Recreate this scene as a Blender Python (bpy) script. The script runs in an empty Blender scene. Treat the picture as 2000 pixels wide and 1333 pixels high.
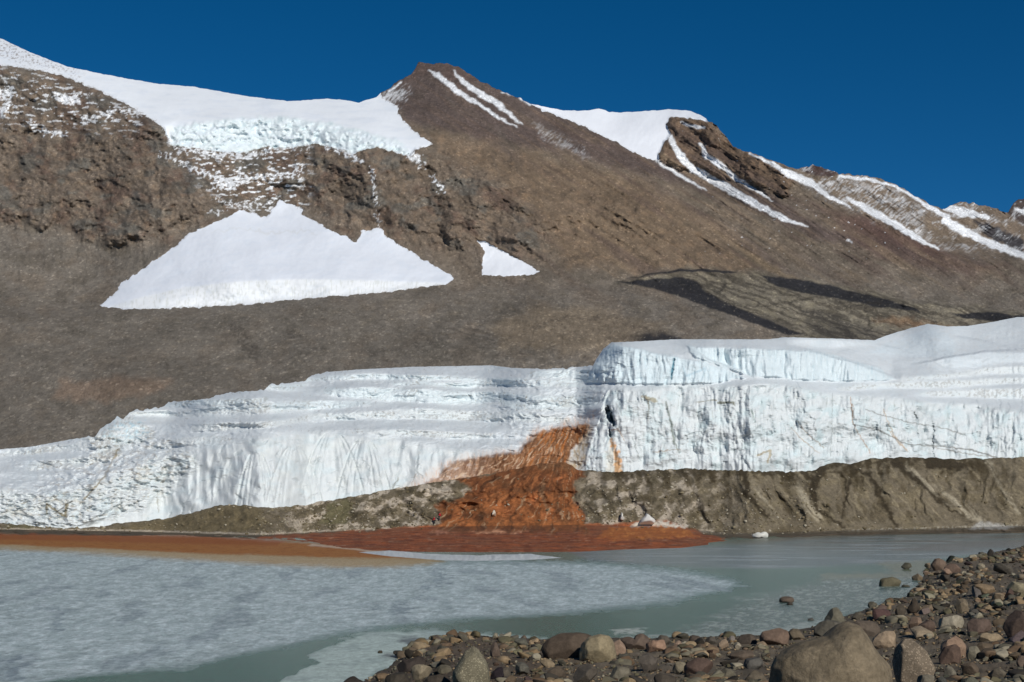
import bpy, bmesh, math, random
import numpy as np
from mathutils import Vector

# ------------------------------------------------------------------ camera, sky, sun
scene = bpy.context.scene
F = 2747.0          # focal length in photo pixels (2000 wide)
HC = 7.2            # eye height above the lake
VH = 975.0          # photo row of the horizon
cam_d = bpy.data.cameras.new('camera')
cam = bpy.data.objects.new('camera', cam_d)
scene.collection.objects.link(cam)
scene.camera = cam
cam.location = (0, 0, HC)
cam.rotation_euler = (math.radians(90), 0, 0)
cam_d.sensor_width = 36.0
cam_d.lens = 36.0 * F / 2000.0
cam_d.shift_y = (VH - 666.5) / 2000.0
cam_d.clip_start = 0.5
cam_d.clip_end = 40000.0

SUN_ELEV = math.radians(31)
SUN_AZ = math.radians(27)      # measured from straight behind the camera, towards its right
world = bpy.data.worlds.new('World')
scene.world = world
world.use_nodes = True
wn = world.node_tree
bg = wn.nodes['Background']
sky = wn.nodes.new('ShaderNodeTexSky')
sky.sky_type = 'NISHITA'
sky.sun_disc = False
sky.sun_elevation = SUN_ELEV
sky.altitude = 3000
sky.air_density = 0.62
sky.dust_density = 0.0
sky.ozone_density = 3.2
# direction towards the sun
sun_dir = Vector((math.sin(SUN_AZ) * math.cos(SUN_ELEV), -math.cos(SUN_AZ) * math.cos(SUN_ELEV), math.sin(SUN_ELEV)))
sky.sun_rotation = math.atan2(sun_dir.x, sun_dir.y)
hs = wn.nodes.new('ShaderNodeHueSaturation')
hs.inputs['Saturation'].default_value = 1.305
hs.inputs['Hue'].default_value = 0.494
wn.links.new(sky.outputs[0], hs.inputs['Color'])
wn.links.new(hs.outputs[0], bg.inputs[0])
bg.inputs[1].default_value = 0.068
sun_d = bpy.data.lights.new('sun', 'SUN')
sun_d.energy = 3.7
sun_d.angle = math.radians(0.53)
sun_d.color = (1.0, 0.955, 0.89)
sun = bpy.data.objects.new('sun', sun_d)
scene.collection.objects.link(sun)
sun.rotation_euler = sun_dir.to_track_quat('Z', 'Y').to_euler()
scene.view_settings.view_transform = 'Standard'
scene.view_settings.look = 'None'
scene.view_settings.exposure = 0.0
scene.view_settings.gamma = 1.0

# ------------------------------------------------------------------ helpers
def tag(o, label=None, cat=None, group=None, kind=None):
    if label: o['label'] = label
    if cat: o['category'] = cat
    if group: o['group'] = group
    if kind: o['kind'] = kind
    return o

_perm = np.random.RandomState(7).permutation(4096).astype(np.int64)
_ang = np.random.RandomState(8).rand(4096) * 2 * np.pi
_gx, _gy = np.cos(_ang), np.sin(_ang)
def pnoise(x, y, seed=0):
    x = np.asarray(x, float) + seed * 37.17; y = np.asarray(y, float) + seed * 91.7
    xi = np.floor(x).astype(np.int64); yi = np.floor(y).astype(np.int64)
    xf = x - xi; yf = y - yi
    u = xf * xf * xf * (xf * (xf * 6 - 15) + 10); v = yf * yf * yf * (yf * (yf * 6 - 15) + 10)
    def g(ix, iy, dx, dy):
        h = _perm[(_perm[ix & 4095] + iy) & 4095]
        return _gx[h] * dx + _gy[h] * dy
    a = g(xi, yi, xf, yf); b = g(xi + 1, yi, xf - 1, yf)
    c = g(xi, yi + 1, xf, yf - 1); d = g(xi + 1, yi + 1, xf - 1, yf - 1)
    return ((a + (b - a) * u) * (1 - v) + (c + (d - c) * u) * v) * 1.5
def fbm(x, y, oct=5, seed=0, gain=0.5, lac=2.03):
    s = 0; a = 1.0; n = 0
    for k in range(oct):
        s = s + a * pnoise(x, y, seed + k); n += a; a *= gain; x = x * lac; y = y * lac
    return s / n
def ridged(x, y, oct=5, seed=0, gain=0.55):
    s = 0; a = 1.0; n = 0
    for k in range(oct):
        s = s + a * (1 - 2 * np.abs(pnoise(x, y, seed + k))); n += a; a *= gain; x = x * 2.07; y = y * 2.07
    return s / n
def sstep(a, b, x):
    t = np.clip((x - a) / (b - a), 0, 1)
    return t * t * (3 - 2 * t)
def line(pts):
    xs = [p[0] for p in pts]; ys = [p[1] for p in pts]
    return lambda u: np.interp(u, xs, ys)
def sline(pts, w=25):
    """polyline with rounded corners"""
    xs = [p[0] for p in pts]; ys = [p[1] for p in pts]
    def fn(u):
        u = np.asarray(u, float)
        return sum(np.interp(u + k * w / 3.0, xs, ys) for k in (-3, -2, -1, 0, 1, 2, 3)) / 7.0
    return fn
def lat(A, sig):
    """gaussian smoothing along the rows"""
    r = int(sig * 3) + 1; k = np.exp(-0.5 * (np.arange(-r, r + 1) / sig) ** 2); k /= k.sum()
    n = A.shape[1]; Ap = np.concatenate([np.repeat(A[:, :1], r, 1), A, np.repeat(A[:, -1:], r, 1)], 1)
    m = 1
    while m < Ap.shape[1] + len(k): m *= 2
    R = np.fft.irfft(np.fft.rfft(Ap, m, axis=1) * np.fft.rfft(k, m)[None], m, axis=1)
    return R[:, 2 * r:2 * r + n]
def polymask(U, V, pts, soft=3.0, warp=0.0, ws=18.0, seed=0, tight=0.0):
    m = np.zeros(U.shape)
    P = np.array(pts, float); pad = soft + warp * 2.5 + 3
    sel = (U > P[:, 0].min() - pad) & (U < P[:, 0].max() + pad) & (V > P[:, 1].min() - pad) & (V < P[:, 1].max() + pad)
    if not sel.any(): return m
    x = U[sel]; y = V[sel]
    if warp:
        x2 = x + warp * (fbm(x / ws, y / ws, 4, seed + 11) * 2.2); y = y + warp * (fbm(x / ws, y / ws, 4, seed + 23) * 1.6); x = x2
    d = np.full(x.shape, 1e9); ins = np.zeros(x.shape, bool)
    n = len(P)
    for i in range(n):
        ax, ay = P[i]; bx, by = P[(i + 1) % n]
        ex, ey = bx - ax, by - ay; L = ex * ex + ey * ey + 1e-9
        t = np.clip(((x - ax) * ex + (y - ay) * ey) / L, 0, 1)
        d = np.minimum(d, np.hypot(x - ax - t * ex, y - ay - t * ey))
        c = (ay > y) != (by > y)
        with np.errstate(divide='ignore', invalid='ignore'):
            ins ^= c & (x < ex * (y - ay) / (ey if abs(ey) > 1e-9 else 1e-9) + ax)
    sd = np.where(ins, d, -d) - tight
    m[sel] = sstep(-soft, soft, sd)
    return m
def linemask(U, V, pts, w, soft=1.5, warp=0.0, ws=12.0, seed=0):
    """pts (u,v[,w]); tapering line"""
    m = np.zeros(U.shape); P = np.array([(p[0], p[1], (p[2] if len(p) > 2 else w)) for p in pts], float)
    pad = P[:, 2].max() + soft + warp * 2.5 + 2
    sel = (U > P[:, 0].min() - pad) & (U < P[:, 0].max() + pad) & (V > P[:, 1].min() - pad) & (V < P[:, 1].max() + pad)
    if not sel.any(): return m
    x = U[sel]; y = V[sel]
    if warp:
        x2 = x + warp * (fbm(x / ws, y / ws, 3, seed + 5) * 2.2); y = y + warp * (fbm(x / ws, y / ws, 3, seed + 9) * 2.2); x = x2
    best = np.full(x.shape, 1e9)
    for i in range(len(P) - 1):
        ax, ay, aw = P[i]; bx, by, bw = P[i + 1]
        ex, ey = bx - ax, by - ay; L = ex * ex + ey * ey + 1e-9
        t = np.clip(((x - ax) * ex + (y - ay) * ey) / L, 0, 1)
        best = np.minimum(best, np.hypot(x - ax - t * ex, y - ay - t * ey) - (aw + (bw - aw) * t))
    m[sel] = 1 - sstep(-soft, soft, best)
    return m
def s2l(c):
    c = np.asarray(c, float) / 255.0
    return np.where(c <= 0.04045, c / 12.92, ((c + 0.055) / 1.055) ** 2.4)
def put(col, mask, rgb):
    rgb = s2l(rgb)
    col += mask[..., None] * (rgb - col)

def to_xyz(U, V, Y):
    return np.stack([(U - 1000.0) / F * Y, Y, HC + (VH - V) / F * Y], -1)

def grid_mesh(name, P, col=None, attrs=None, mat=None, keep=None, smooth=True, parent=None):
    """P: (rows, cols, 3), rows running away from the viewer"""
    nr, nc = P.shape[:2]
    idx = np.arange(nr * nc).reshape(nr, nc)
    q = np.stack([idx[:-1, :-1], idx[:-1, 1:], idx[1:, 1:], idx[1:, :-1]], -1).reshape(-1, 4)
    co = P.reshape(-1, 3)
    cf = None if col is None else col.reshape(-1, 3)
    af = {k: a.reshape(-1) for k, a in (attrs or {}).items()}
    if keep is not None:
        kf = keep.reshape(-1)
        q = q[kf[q].any(1)]
        used = np.unique(q); rm = np.full(nr * nc, -1); rm[used] = np.arange(len(used))
        q = rm[q]; co = co[used]
        if cf is not None: cf = cf[used]
        af = {k: a[used] for k, a in af.items()}
    me = bpy.data.meshes.new(name)
    me.vertices.add(len(co)); me.vertices.foreach_set('co', co.astype(np.float32).ravel())
    me.loops.add(len(q) * 4); me.loops.foreach_set('vertex_index', q.astype(np.int32).ravel())
    me.polygons.add(len(q)); me.polygons.foreach_set('loop_start', np.arange(0, len(q) * 4, 4, dtype=np.int32))
    me.polygons.foreach_set('loop_total', np.full(len(q), 4, dtype=np.int32))
    me.polygons.foreach_set('use_smooth', np.full(len(q), smooth))
    me.update(calc_edges=True)
    if cf is not None:
        ca = me.color_attributes.new('col', 'FLOAT_COLOR', 'POINT')
        ca.data.foreach_set('color', np.concatenate([cf, np.ones((len(cf), 1))], 1).astype(np.float32).ravel())
    for k, a in af.items():
        at = me.attributes.new(k, 'FLOAT', 'POINT'); at.data.foreach_set('value', a.astype(np.float32))
    o = bpy.data.objects.new(name, me); scene.collection.objects.link(o)
    if mat: me.materials.append(mat)
    if parent: o.parent = parent
    return o

# ------------------------------------------------------------------ materials
def new_mat(name):
    m = bpy.data.materials.new(name); m.use_nodes = True
    nt = m.node_tree; b = nt.nodes['Principled BSDF']
    return m, nt, b
def nd(nt, t, **kw):
    n = nt.nodes.new(t)
    for k, v in kw.items(): setattr(n, k, v)
    return n
def noise_node(nt, vec, scale, detail=6, rough=0.6, dist=0.0):
    n = nd(nt, 'ShaderNodeTexNoise'); n.inputs['Scale'].default_value = scale; n.inputs['Detail'].default_value = detail
    n.inputs['Roughness'].default_value = rough; n.inputs['Distortion'].default_value = dist
    nt.links.new(vec, n.inputs['Vector']); return n
def maprange(nt, val, a, b, c, d):
    n = nd(nt, 'ShaderNodeMapRange'); nt.links.new(val, n.inputs[0])
    for i, x in zip((1, 2, 3, 4), (a, b, c, d)): n.inputs[i].default_value = x
    return n
def surface_mat(name, scales, var=(0.75, 1.25), bump=0.5, bdist=1.0, rough=0.9, spec=0.2, stretch=(1, 1, 1), src='attr', bscale=None, speck=None):
    """col attribute (or object colour) x procedural noise, with bump"""
    m, nt, b = new_mat(name)
    tc = nd(nt, 'ShaderNodeTexCoord'); mp = nd(nt, 'ShaderNodeMapping'); mp.inputs['Scale'].default_value = stretch
    nt.links.new(tc.outputs['Object'], mp.inputs[0]); vec = mp.outputs[0]
    if src == 'attr':
        a = nd(nt, 'ShaderNodeAttribute', attribute_name='col'); base = a.outputs['Color']
    else:
        a = nd(nt, 'ShaderNodeObjectInfo'); base = a.outputs['Color']
    cur = base
    for k, s in enumerate(scales):
        n = noise_node(nt, vec, s, 7, 0.65)
        mr = maprange(nt, n.outputs[0], 0.3, 0.7, var[0], var[1])
        mx = nd(nt, 'ShaderNodeVectorMath', operation='SCALE')
        nt.links.new(cur, mx.inputs[0]); nt.links.new(mr.outputs[0], mx.inputs['Scale']); cur = mx.outputs[0]
    if speck:
        sc, lo, hi, mul = speck
        n = nd(nt, 'ShaderNodeTexVoronoi'); n.inputs['Scale'].default_value = sc; nt.links.new(vec, n.inputs['Vector'])
        sep = nd(nt, 'ShaderNodeSeparateColor'); nt.links.new(n.outputs['Color'], sep.inputs[0])
        mr = maprange(nt, sep.outputs[0], lo, hi, 1.0, mul)
        mx = nd(nt, 'ShaderNodeVectorMath', operation='SCALE')
        nt.links.new(cur, mx.inputs[0]); nt.links.new(mr.outputs[0], mx.inputs['Scale']); cur = mx.outputs[0]
    nt.links.new(cur, b.inputs['Base Color'])
    b.inputs['Roughness'].default_value = rough
    b.inputs['Specular IOR Level'].default_value = spec
    if bump:
        n = noise_node(nt, vec, bscale or scales[-1], 8, 0.7)
        bp = nd(nt, 'ShaderNodeBump'); bp.inputs['Strength'].default_value = bump; bp.inputs['Distance'].default_value = bdist
        nt.links.new(n.outputs[0], bp.inputs['Height']); nt.links.new(bp.outputs[0], b.inputs['Normal'])
    return m
M_mount = surface_mat('scree_and_rock', (0.02, 0.13, 0.5), (0.78, 1.22), 0.9, 3.0, bscale=0.16, stretch=(1, 0.4, 1), speck=(0.4, 0.92, 0.97, 1.5))
M_snow = surface_mat('snow', (0.02,), (0.97, 1.02), 0.35, 1.2, rough=0.75, spec=0.15, bscale=0.09)
M_ice = surface_mat('glacier_ice', (0.15, 1.1), (0.96, 1.03), 0.5, 0.5, rough=0.55, spec=0.3, stretch=(1, 1, 0.5), bscale=0.8)
M_moraine = surface_mat('moraine_till', (0.2, 1.0, 3.0), (0.76, 1.24), 0.9, 0.4, bscale=0.8, rough=0.9)
M_shore = surface_mat('shore_gravel', (0.6, 14.0), (0.8, 1.25), 0.9, 0.05, bscale=18.0, rough=0.95)
M_rock = surface_mat('boulder_rock', (1.4, 6.0, 34.0), (0.8, 1.2), 0.8, 0.04, rough=0.9, spec=0.15, src='obj', bscale=9.0)
M_big = surface_mat('weathered_boulder', (0.45, 2.2, 11.0), (0.76, 1.24), 1.0, 0.07, rough=0.9, spec=0.15, src='obj', bscale=5.0)
M_speck = surface_mat('speckled_granite', (2.2, 40.0), (0.75, 1.25), 0.7, 0.03, rough=0.9, spec=0.15, src='obj', bscale=22.0, speck=(34.0, 0.8, 0.9, 1.9))
M_stones = surface_mat('small_stones', (6.0,), (0.8, 1.2), 0.5, 0.02, bscale=25.0)

# ------------------------------------------------------------------ far shore: mud flats, salt crust and moraine bank
STEP = 1.7
def cols(a, b, s=STEP): return np.arange(a, b, s)
vlake = sline([(-500, 1040), (0, 1043), (250, 1046), (400, 1050), (520, 1056), (600, 1066), (700, 1075), (800, 1078), (1000, 1078), (1130, 1077), (1230, 1072), (1330, 1070), (1420, 1063), (1500, 1056), (1600, 1047), (1700, 1044), (1850, 1041), (2000, 1039), (2500, 1036)])
vtoe = sline([(-500, 1030), (0, 1034), (250, 1038), (400, 1042), (520, 1045), (600, 1040), (700, 1036), (840, 1029), (1000, 1027), (1130, 1025), (1210, 1028), (1300, 1028), (1400, 1040), (1480, 1041), (1600, 1038), (1700, 1035), (1850, 1032), (2000, 1027), (2500, 1024)])
vbase = sline([(-500, 1022), (0, 1022), (60, 1027), (100, 1031), (170, 1032), (240, 1022), (330, 1012), (380, 1000), (430, 986), (480, 988), (540, 993), (600, 985), (700, 968), (800, 950), (850, 942), (900, 935), (1000, 918), (1060, 905), (1110, 905), (1135, 921), (1250, 918), (1330, 913), (1450, 917), (1590, 918), (1612, 906), (1640, 903), (1662, 908), (1700, 896), (1770, 893), (1850, 897), (2000, 893), (2500, 888)], 10)
ytoe = lambda u: np.minimum(300 + 18 * sstep(1500, 2000, u), 7.1 * F / (vtoe(u) - VH))

uc = cols(-450, 2450)
NF, NM = 60, 150
vl, vt_, vb_ = vlake(uc), vtoe(uc), vbase(uc) + fbm(uc / 25, uc * 0, 4, 3) * 5
yt = ytoe(uc)
for _ in range(30): yt = np.concatenate([[yt[0]], (yt[:-2] + yt[1:-1] * 2 + yt[2:]) / 4, [yt[-1]]])
zt = HC - (vt_ - VH) / F * yt
# flats
t = np.linspace(0, 1, NF)[:, None]
V1 = vl + 3 + (vt_ - vl - 3) * t
Z1 = -0.12 + (zt + 0.12) * t ** 0.8
U1 = np.broadcast_to(uc, V1.shape)
Y1 = (HC - Z1) * F / (V1 - VH)
zb = 0.10 * fbm(U1 / 30, Y1 / 9, 4, 31) * np.sin(np.pi * np.clip(t, 0, 1)) * 1.3
Z1 = Z1 + zb; Y1 = (HC - Z1) * F / (V1 - VH)
# bank
t = np.linspace(0, 1, NM)[1:, None]
V2 = vt_ + (vb_ - vt_) * t
U2 = np.broadcast_to(uc, V2.shape)
fallsU = polymask(U2, V2, [(830, 1040), (880, 960), (980, 925), (1060, 900), (1120, 905), (1140, 930), (1125, 960), (1130, 1030)], 12)
tan = 0.62 + 0.35 * sstep(0.1, 0.5, t) - 0.15 * sstep(0.7, 1, t) + 0 * U2
tan += 0.5 * fbm(U2 / 40, V2 / 30, 4, 5)
tan = np.where(U2 < 560, np.minimum(tan, 0.45 + 0.2 * fbm(U2 / 60, V2 / 15, 3, 6)), tan)
tan = np.clip(tan, 0.22, 1.6)
e2 = (VH - V2) / F; e1 = (VH - vt_) / F
de = np.diff(np.vstack([e1[None], e2]), axis=0)
Y2 = np.exp(np.log(Y1[-1])[None] + lat(np.cumsum(de / np.maximum(tan - e2, 0.06), 0), 14))
env = np.sin(np.pi * np.clip(t, 0, 1)) ** 0.7 * np.clip((vt_ - vb_) / 90, 0.1, 1)
# buttresses and gullies leaning a little to the right as they go down
lean = U2 - (V2 - 960) * (0.35 + 0.5 * fbm(U2 / 160, V2 * 0, 2, 48)) + 22 * fbm(U2 / 60, V2 / 50, 3, 47)
but = ridged(lean / 120, V2 / 300, 3, 12) * 4.2 + ridged(lean / 36, V2 / 140, 3, 15) * 0.8 + fbm(U2 / 14, V2 / 14, 4, 18) * 0.35
lump = ridged(U2 / 60, V2 / 46, 3, 19) * 2.6 + fbm(U2 / 14, V2 / 12, 4, 20) * 0.5
Y2 = Y2 - env * (but * (1 - fallsU) * sstep(1120, 1230, U2) + lump * np.maximum(fallsU, 1 - sstep(1120, 1230, U2)))
Ybase = Y2[-1].copy()
Um, Vm, Ym = np.vstack([U1, U2]), np.vstack([V1, V2]), np.vstack([Y1, Y2])
col = np.zeros(Um.shape + (3,)); col[:] = s2l((110, 100, 82))
n1 = fbm(Um / 60, Vm / 25, 5, 40); n2 = fbm(Um / 14, Vm / 9, 5, 41); n3 = fbm(Um / 5, Vm / 4, 4, 42)
leanm = Um - (Vm - 960) * 0.45
wgm = 16 * fbm(Um / 60, Vm / 50, 3, 47)
gul = fbm((Um - (Vm - 960) * (0.25 + 0.5 * fbm(Um / 160, Vm * 0, 2, 48)) + wgm) / 20, Vm / 60, 5, 44); gul2 = fbm((Um - (Vm - 960) * 0.8 + wgm) / 9, Vm / 60, 4, 46)
toeM, baseM = vtoe(Um), vbase(Um)
hgt = np.clip((toeM - Vm) / np.maximum(toeM - baseM, 4), -1, 1)
put(col, sstep(0.0, 0.35, n1) * 0.5, (122, 110, 84))
put(col, sstep(0.05, 0.4, -n1) * 0.6, (84, 74, 54))
# salt crusts, left of the falls and just right of them
salt = (sstep(520, 600, Um) * (1 - sstep(900, 960, Um)) + 0.9 * sstep(1120, 1160, Um) * (1 - sstep(1290, 1500, Um))) * (hgt > -0.05)
sk = fbm((Um + (Vm - 980) * 0.9) / 30, (Vm - 0.35 * Um) / 26, 4, 43)
put(col, salt * sstep(0.0, 0.25, sk + 0.35 * n2 + 0.15 * n3), (172, 160, 142))
put(col, salt * sstep(0.08, 0.35, -sk - 0.4 * n2) * 0.8, (80, 72, 54))
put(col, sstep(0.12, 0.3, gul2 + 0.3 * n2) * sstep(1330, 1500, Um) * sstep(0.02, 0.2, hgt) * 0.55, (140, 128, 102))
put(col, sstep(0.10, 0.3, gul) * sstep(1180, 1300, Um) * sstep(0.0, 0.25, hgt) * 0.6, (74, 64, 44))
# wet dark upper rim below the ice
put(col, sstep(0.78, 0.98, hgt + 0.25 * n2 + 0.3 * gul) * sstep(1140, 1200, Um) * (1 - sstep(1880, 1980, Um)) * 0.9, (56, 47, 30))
for p in ([(1668, 915, 2), (1700, 930, 4), (1725, 980, 5), (1750, 1030, 3)], [(1600, 925, 8), (1585, 960, 6), (1600, 1000, 4), (1650, 1030, 2)], [(1745, 900, 8), (1790, 935, 6), (1850, 990, 3), (1900, 1020, 1)],
          [(1455, 925, 6), (1460, 970, 7), (1500, 1010, 4)], [(1820, 900, 14), (1880, 912, 8)], [(1660, 940, 3), (1650, 985, 3), (1645, 1015, 2)]):
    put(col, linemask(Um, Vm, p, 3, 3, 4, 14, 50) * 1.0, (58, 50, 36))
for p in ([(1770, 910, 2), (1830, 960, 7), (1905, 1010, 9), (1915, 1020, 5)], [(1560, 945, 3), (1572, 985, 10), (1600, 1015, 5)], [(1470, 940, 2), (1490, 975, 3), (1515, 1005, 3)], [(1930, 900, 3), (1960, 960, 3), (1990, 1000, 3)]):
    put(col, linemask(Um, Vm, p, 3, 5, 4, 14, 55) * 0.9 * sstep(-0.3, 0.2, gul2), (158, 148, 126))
# olive clean till mounds on the left
olive = polymask(Um, Vm, [(170, 1040), (300, 1018), (380, 1003), (430, 985), (500, 988), (515, 1010), (508, 1036), (430, 1042), (300, 1040)], 5, 5, 20, 60)
put(col, olive, (112, 100, 74)); put(col, olive * sstep(0.0, 0.3, n2) * 0.4, (88, 78, 54))
for pg in ([(620, 1025), (640, 985), (680, 973), (688, 990), (680, 1020), (650, 1026)], [(0, 1035), (20, 1024), (60, 1028), (110, 1036)]):
    put(col, polymask(Um, Vm, pg, 4, 5, 14, 62), (100, 94, 68))
# salt line along the toe
put(col, (1 - sstep(0, 4, np.abs(Vm - toeM + 1 + 3 * n2))) * (1 - sstep(600, 760, Um)) * 0.8, (176, 164, 146))
put(col, (1 - sstep(0, 5, np.abs(Vm - toeM + 3 * n2))) * sstep(1600, 1680, Um) * 0.7 * sstep(-0.1, 0.2, n3), (150, 146, 132))
# flats: brown mud, then the orange outwash
flat = sstep(0.02, -0.06, hgt) if False else 1 - sstep(-0.06, 0.02, hgt)
put(col, flat * 0.9, (80, 70, 56))
put(col, flat * sstep(0.0, 0.3, fbm(Um / 60, Vm / 3, 4, 66)) * 0.6, (112, 96, 76))
og = polymask(Um, Vm, [(-500, 1060), (-500, 1042), (0, 1043), (280, 1050), (480, 1054), (560, 1045), (700, 1038), (840, 1027), (1000, 1020), (1120, 1020), (1180, 1026), (1300, 1016), (1340, 1030), (1380, 1045), (1430, 1056), (1420, 1068), (1300, 1085), (400, 1090)], 4, 3, 25, 70)
put(col, og, (142, 80, 46))
put(col, og * sstep(-0.05, 0.3, fbm(Um / 45, Vm / 4, 5, 71)) * 0.75, (164, 88, 44))
put(col, og * sstep(-0.1, 0.3, fbm(Um / 80, Vm / 6, 5, 75)) * 0.6, (128, 84, 58)); put(col, og * sstep(0.3, 0.42, fbm(Um / 24, Vm / 2, 4, 68)) * 0.6, (176, 136, 108))
put(col, og * sstep(0.0, 0.3, fbm(Um / 30, Vm / 3, 5, 72)) * 0.6, (104, 52, 32))
put(col, polymask(Um, Vm, [(915, 1037), (940, 1033), (1020, 1033), (1030, 1037), (1010, 1041), (930, 1041)], 3, 4, 8, 73), (222, 160, 118))
put(col, polymask(Um, Vm, [(835, 1038), (870, 1034), (900, 1038), (860, 1042)], 3, 4, 8, 74) * 0.8, (200, 140, 108))
# falls: iron stained lobes
fl = polymask(Um, Vm, [(850, 1036), (862, 1000), (850, 985), (905, 975), (925, 950), (880, 935), (960, 928), (1010, 912), (1060, 895), (1120, 895), (1145, 925), (1120, 945), (1118, 970), (1135, 1000), (1150, 1040)], 5, 7, 22, 76)
put(col, fl, (132, 80, 44))
put(col, fl * sstep(-0.05, 0.3, ridged(Um / 38, Vm / 34, 4, 77) * 0.6 - 0.1) * sstep(945, 975, Vm) * 0.7, (176, 106, 54))
put(col, fl * sstep(0.05, 0.35, n1) * 0.6, (92, 52, 32))
for c in ((1078, 1002, 16, 13), (1118, 1000, 12, 16), (980, 990, 20, 12), (1095, 935, 18, 9), (905, 1008, 20, 8), (950, 1012, 14, 8), (1045, 975, 12, 10)):
    put(col, np.exp(-((Um - c[0]) / c[2]) ** 2 - ((Vm - c[1]) / c[3]) ** 2) * 0.8 * sstep(-0.3, 0.3, n2), (198, 116, 62))
put(col, linemask(Um, Vm, [(1062, 940, 3), (1058, 965, 5), (1072, 1000, 2)], 3, 3, 3, 8, 79) * 0.7, (150, 118, 86))
put(col, linemask(Um, Vm, [(1060, 905, 12), (1120, 912, 8)], 3, 5, 4, 12, 80) * 0.6, (124, 92, 62))
for c in ((940, 1012), (1105, 1012), (860, 1010), (1155, 985), (1185, 975)):
    put(col, np.exp(-((Um - c[0]) / 12) ** 2 - ((Vm - c[1]) / 14) ** 2) * 0.7, (60, 54, 40))
# orange ledge on the right toe with pale salt cap
led = polymask(Um, Vm, [(1165, 1050), (1190, 1030), (1260, 1030), (1300, 1022), (1340, 1034), (1365, 1048), (1200, 1056)], 3, 4, 10, 82)
put(col, led * 0.8, (172, 100, 42)); put(col, led * sstep(0.0, 0.3, n2) * 0.6, (200, 128, 60))
put(col, polymask(Um, Vm, [(1230, 1030), (1262, 1010), (1280, 1018), (1340, 1026), (1345, 1031), (1290, 1028)], 3, 4, 9, 83), (188, 180, 166))
put(col, polymask(Um, Vm, [(1895, 1034), (1912, 1018), (1940, 1022), (1985, 1030), (1960, 1034)], 3, 3, 9, 84) * 0.8, (158, 156, 150))
dk = fl * (sstep(0.02, 0.3, fbm(Um / 26, Vm / 18, 5, 85)) * 0.75)
put(col, dk * 0.7, (92, 54, 32))
thm = np.arctan2(Um - 1125, Vm - 800) + 0.06 * fbm(Um / 30, Vm / 30, 3, 87); rrm = np.hypot(Um - 1125, Vm - 800)
put(col, fl * sstep(0.1, 0.35, fbm(thm * 26, rrm / 70, 4, 86)) * 0.6, (178, 112, 62)); put(col, fl * sstep(0.15, 0.35, fbm(thm * 30, rrm / 60, 4, 88)) * 0.6, (84, 56, 36))
put(col, fl * sstep(0.28, 0.4, fbm(thm * 40, rrm / 40, 4, 89)) * 0.6, (196, 160, 122))
put(col, fl * sstep(0.1, 0.4, fbm(Um / 34, Vm / 20, 4, 91)) * 0.5, (104, 72, 46))
col *= (1 + 0.22 * n3)[..., None]
gr_ = col.mean(-1, keepdims=True); col = (col * 0.93 + gr_ * 0.07) * 0.97
col *= (1 - 0.2 * fl)[..., None]
Pm = to_xyz(Um, Vm, Ym)
back = []
for k in range(1, 5):
    r = Pm[-1].copy(); r[:, 1] += 12 * k; r[:, 2] -= 2.0 * k; back.append(r)
Pm = np.concatenate([Pm, np.array(back)], 0)
col = np.concatenate([col, np.repeat(col[-1:], 4, 0)], 0)
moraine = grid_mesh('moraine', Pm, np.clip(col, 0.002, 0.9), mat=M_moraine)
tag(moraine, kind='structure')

# ------------------------------------------------------------------ the glacier tongue
vtop = line([(-450, 905), (-200, 893), (0, 878), (60, 873), (130, 860), (188, 851), (196, 838), (212, 828), (228, 815), (240, 817), (258, 803), (318, 796), (328, 786), (400, 780), (412, 777), (440, 768), (515, 762), (526, 752), (560, 749), (594, 745), (610, 733), (640, 727), (700, 722), (800, 717), (960, 714), (1000, 719), (1060, 721), (1110, 719), (1158, 714), (1166, 700), (1178, 682), (1195, 669), (1230, 668), (1320, 663), (1500, 663), (1535, 659), (1640, 662), (1708, 665), (1730, 656), (1780, 641), (1812, 633), (1850, 638), (1890, 637), (1940, 629), (1985, 620), (2050, 617), (2250, 600), (2450, 596)])
NG = 330
vt = vtop(uc) + fbm(uc / 12, uc * 0, 4, 90) * np.where((uc > 150) & (uc < 640) | (uc > 1040) & (uc < 1165), 5, 1.0)
vb = vb_ + 7
t = np.linspace(0, 1, NG)[:, None]
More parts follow.
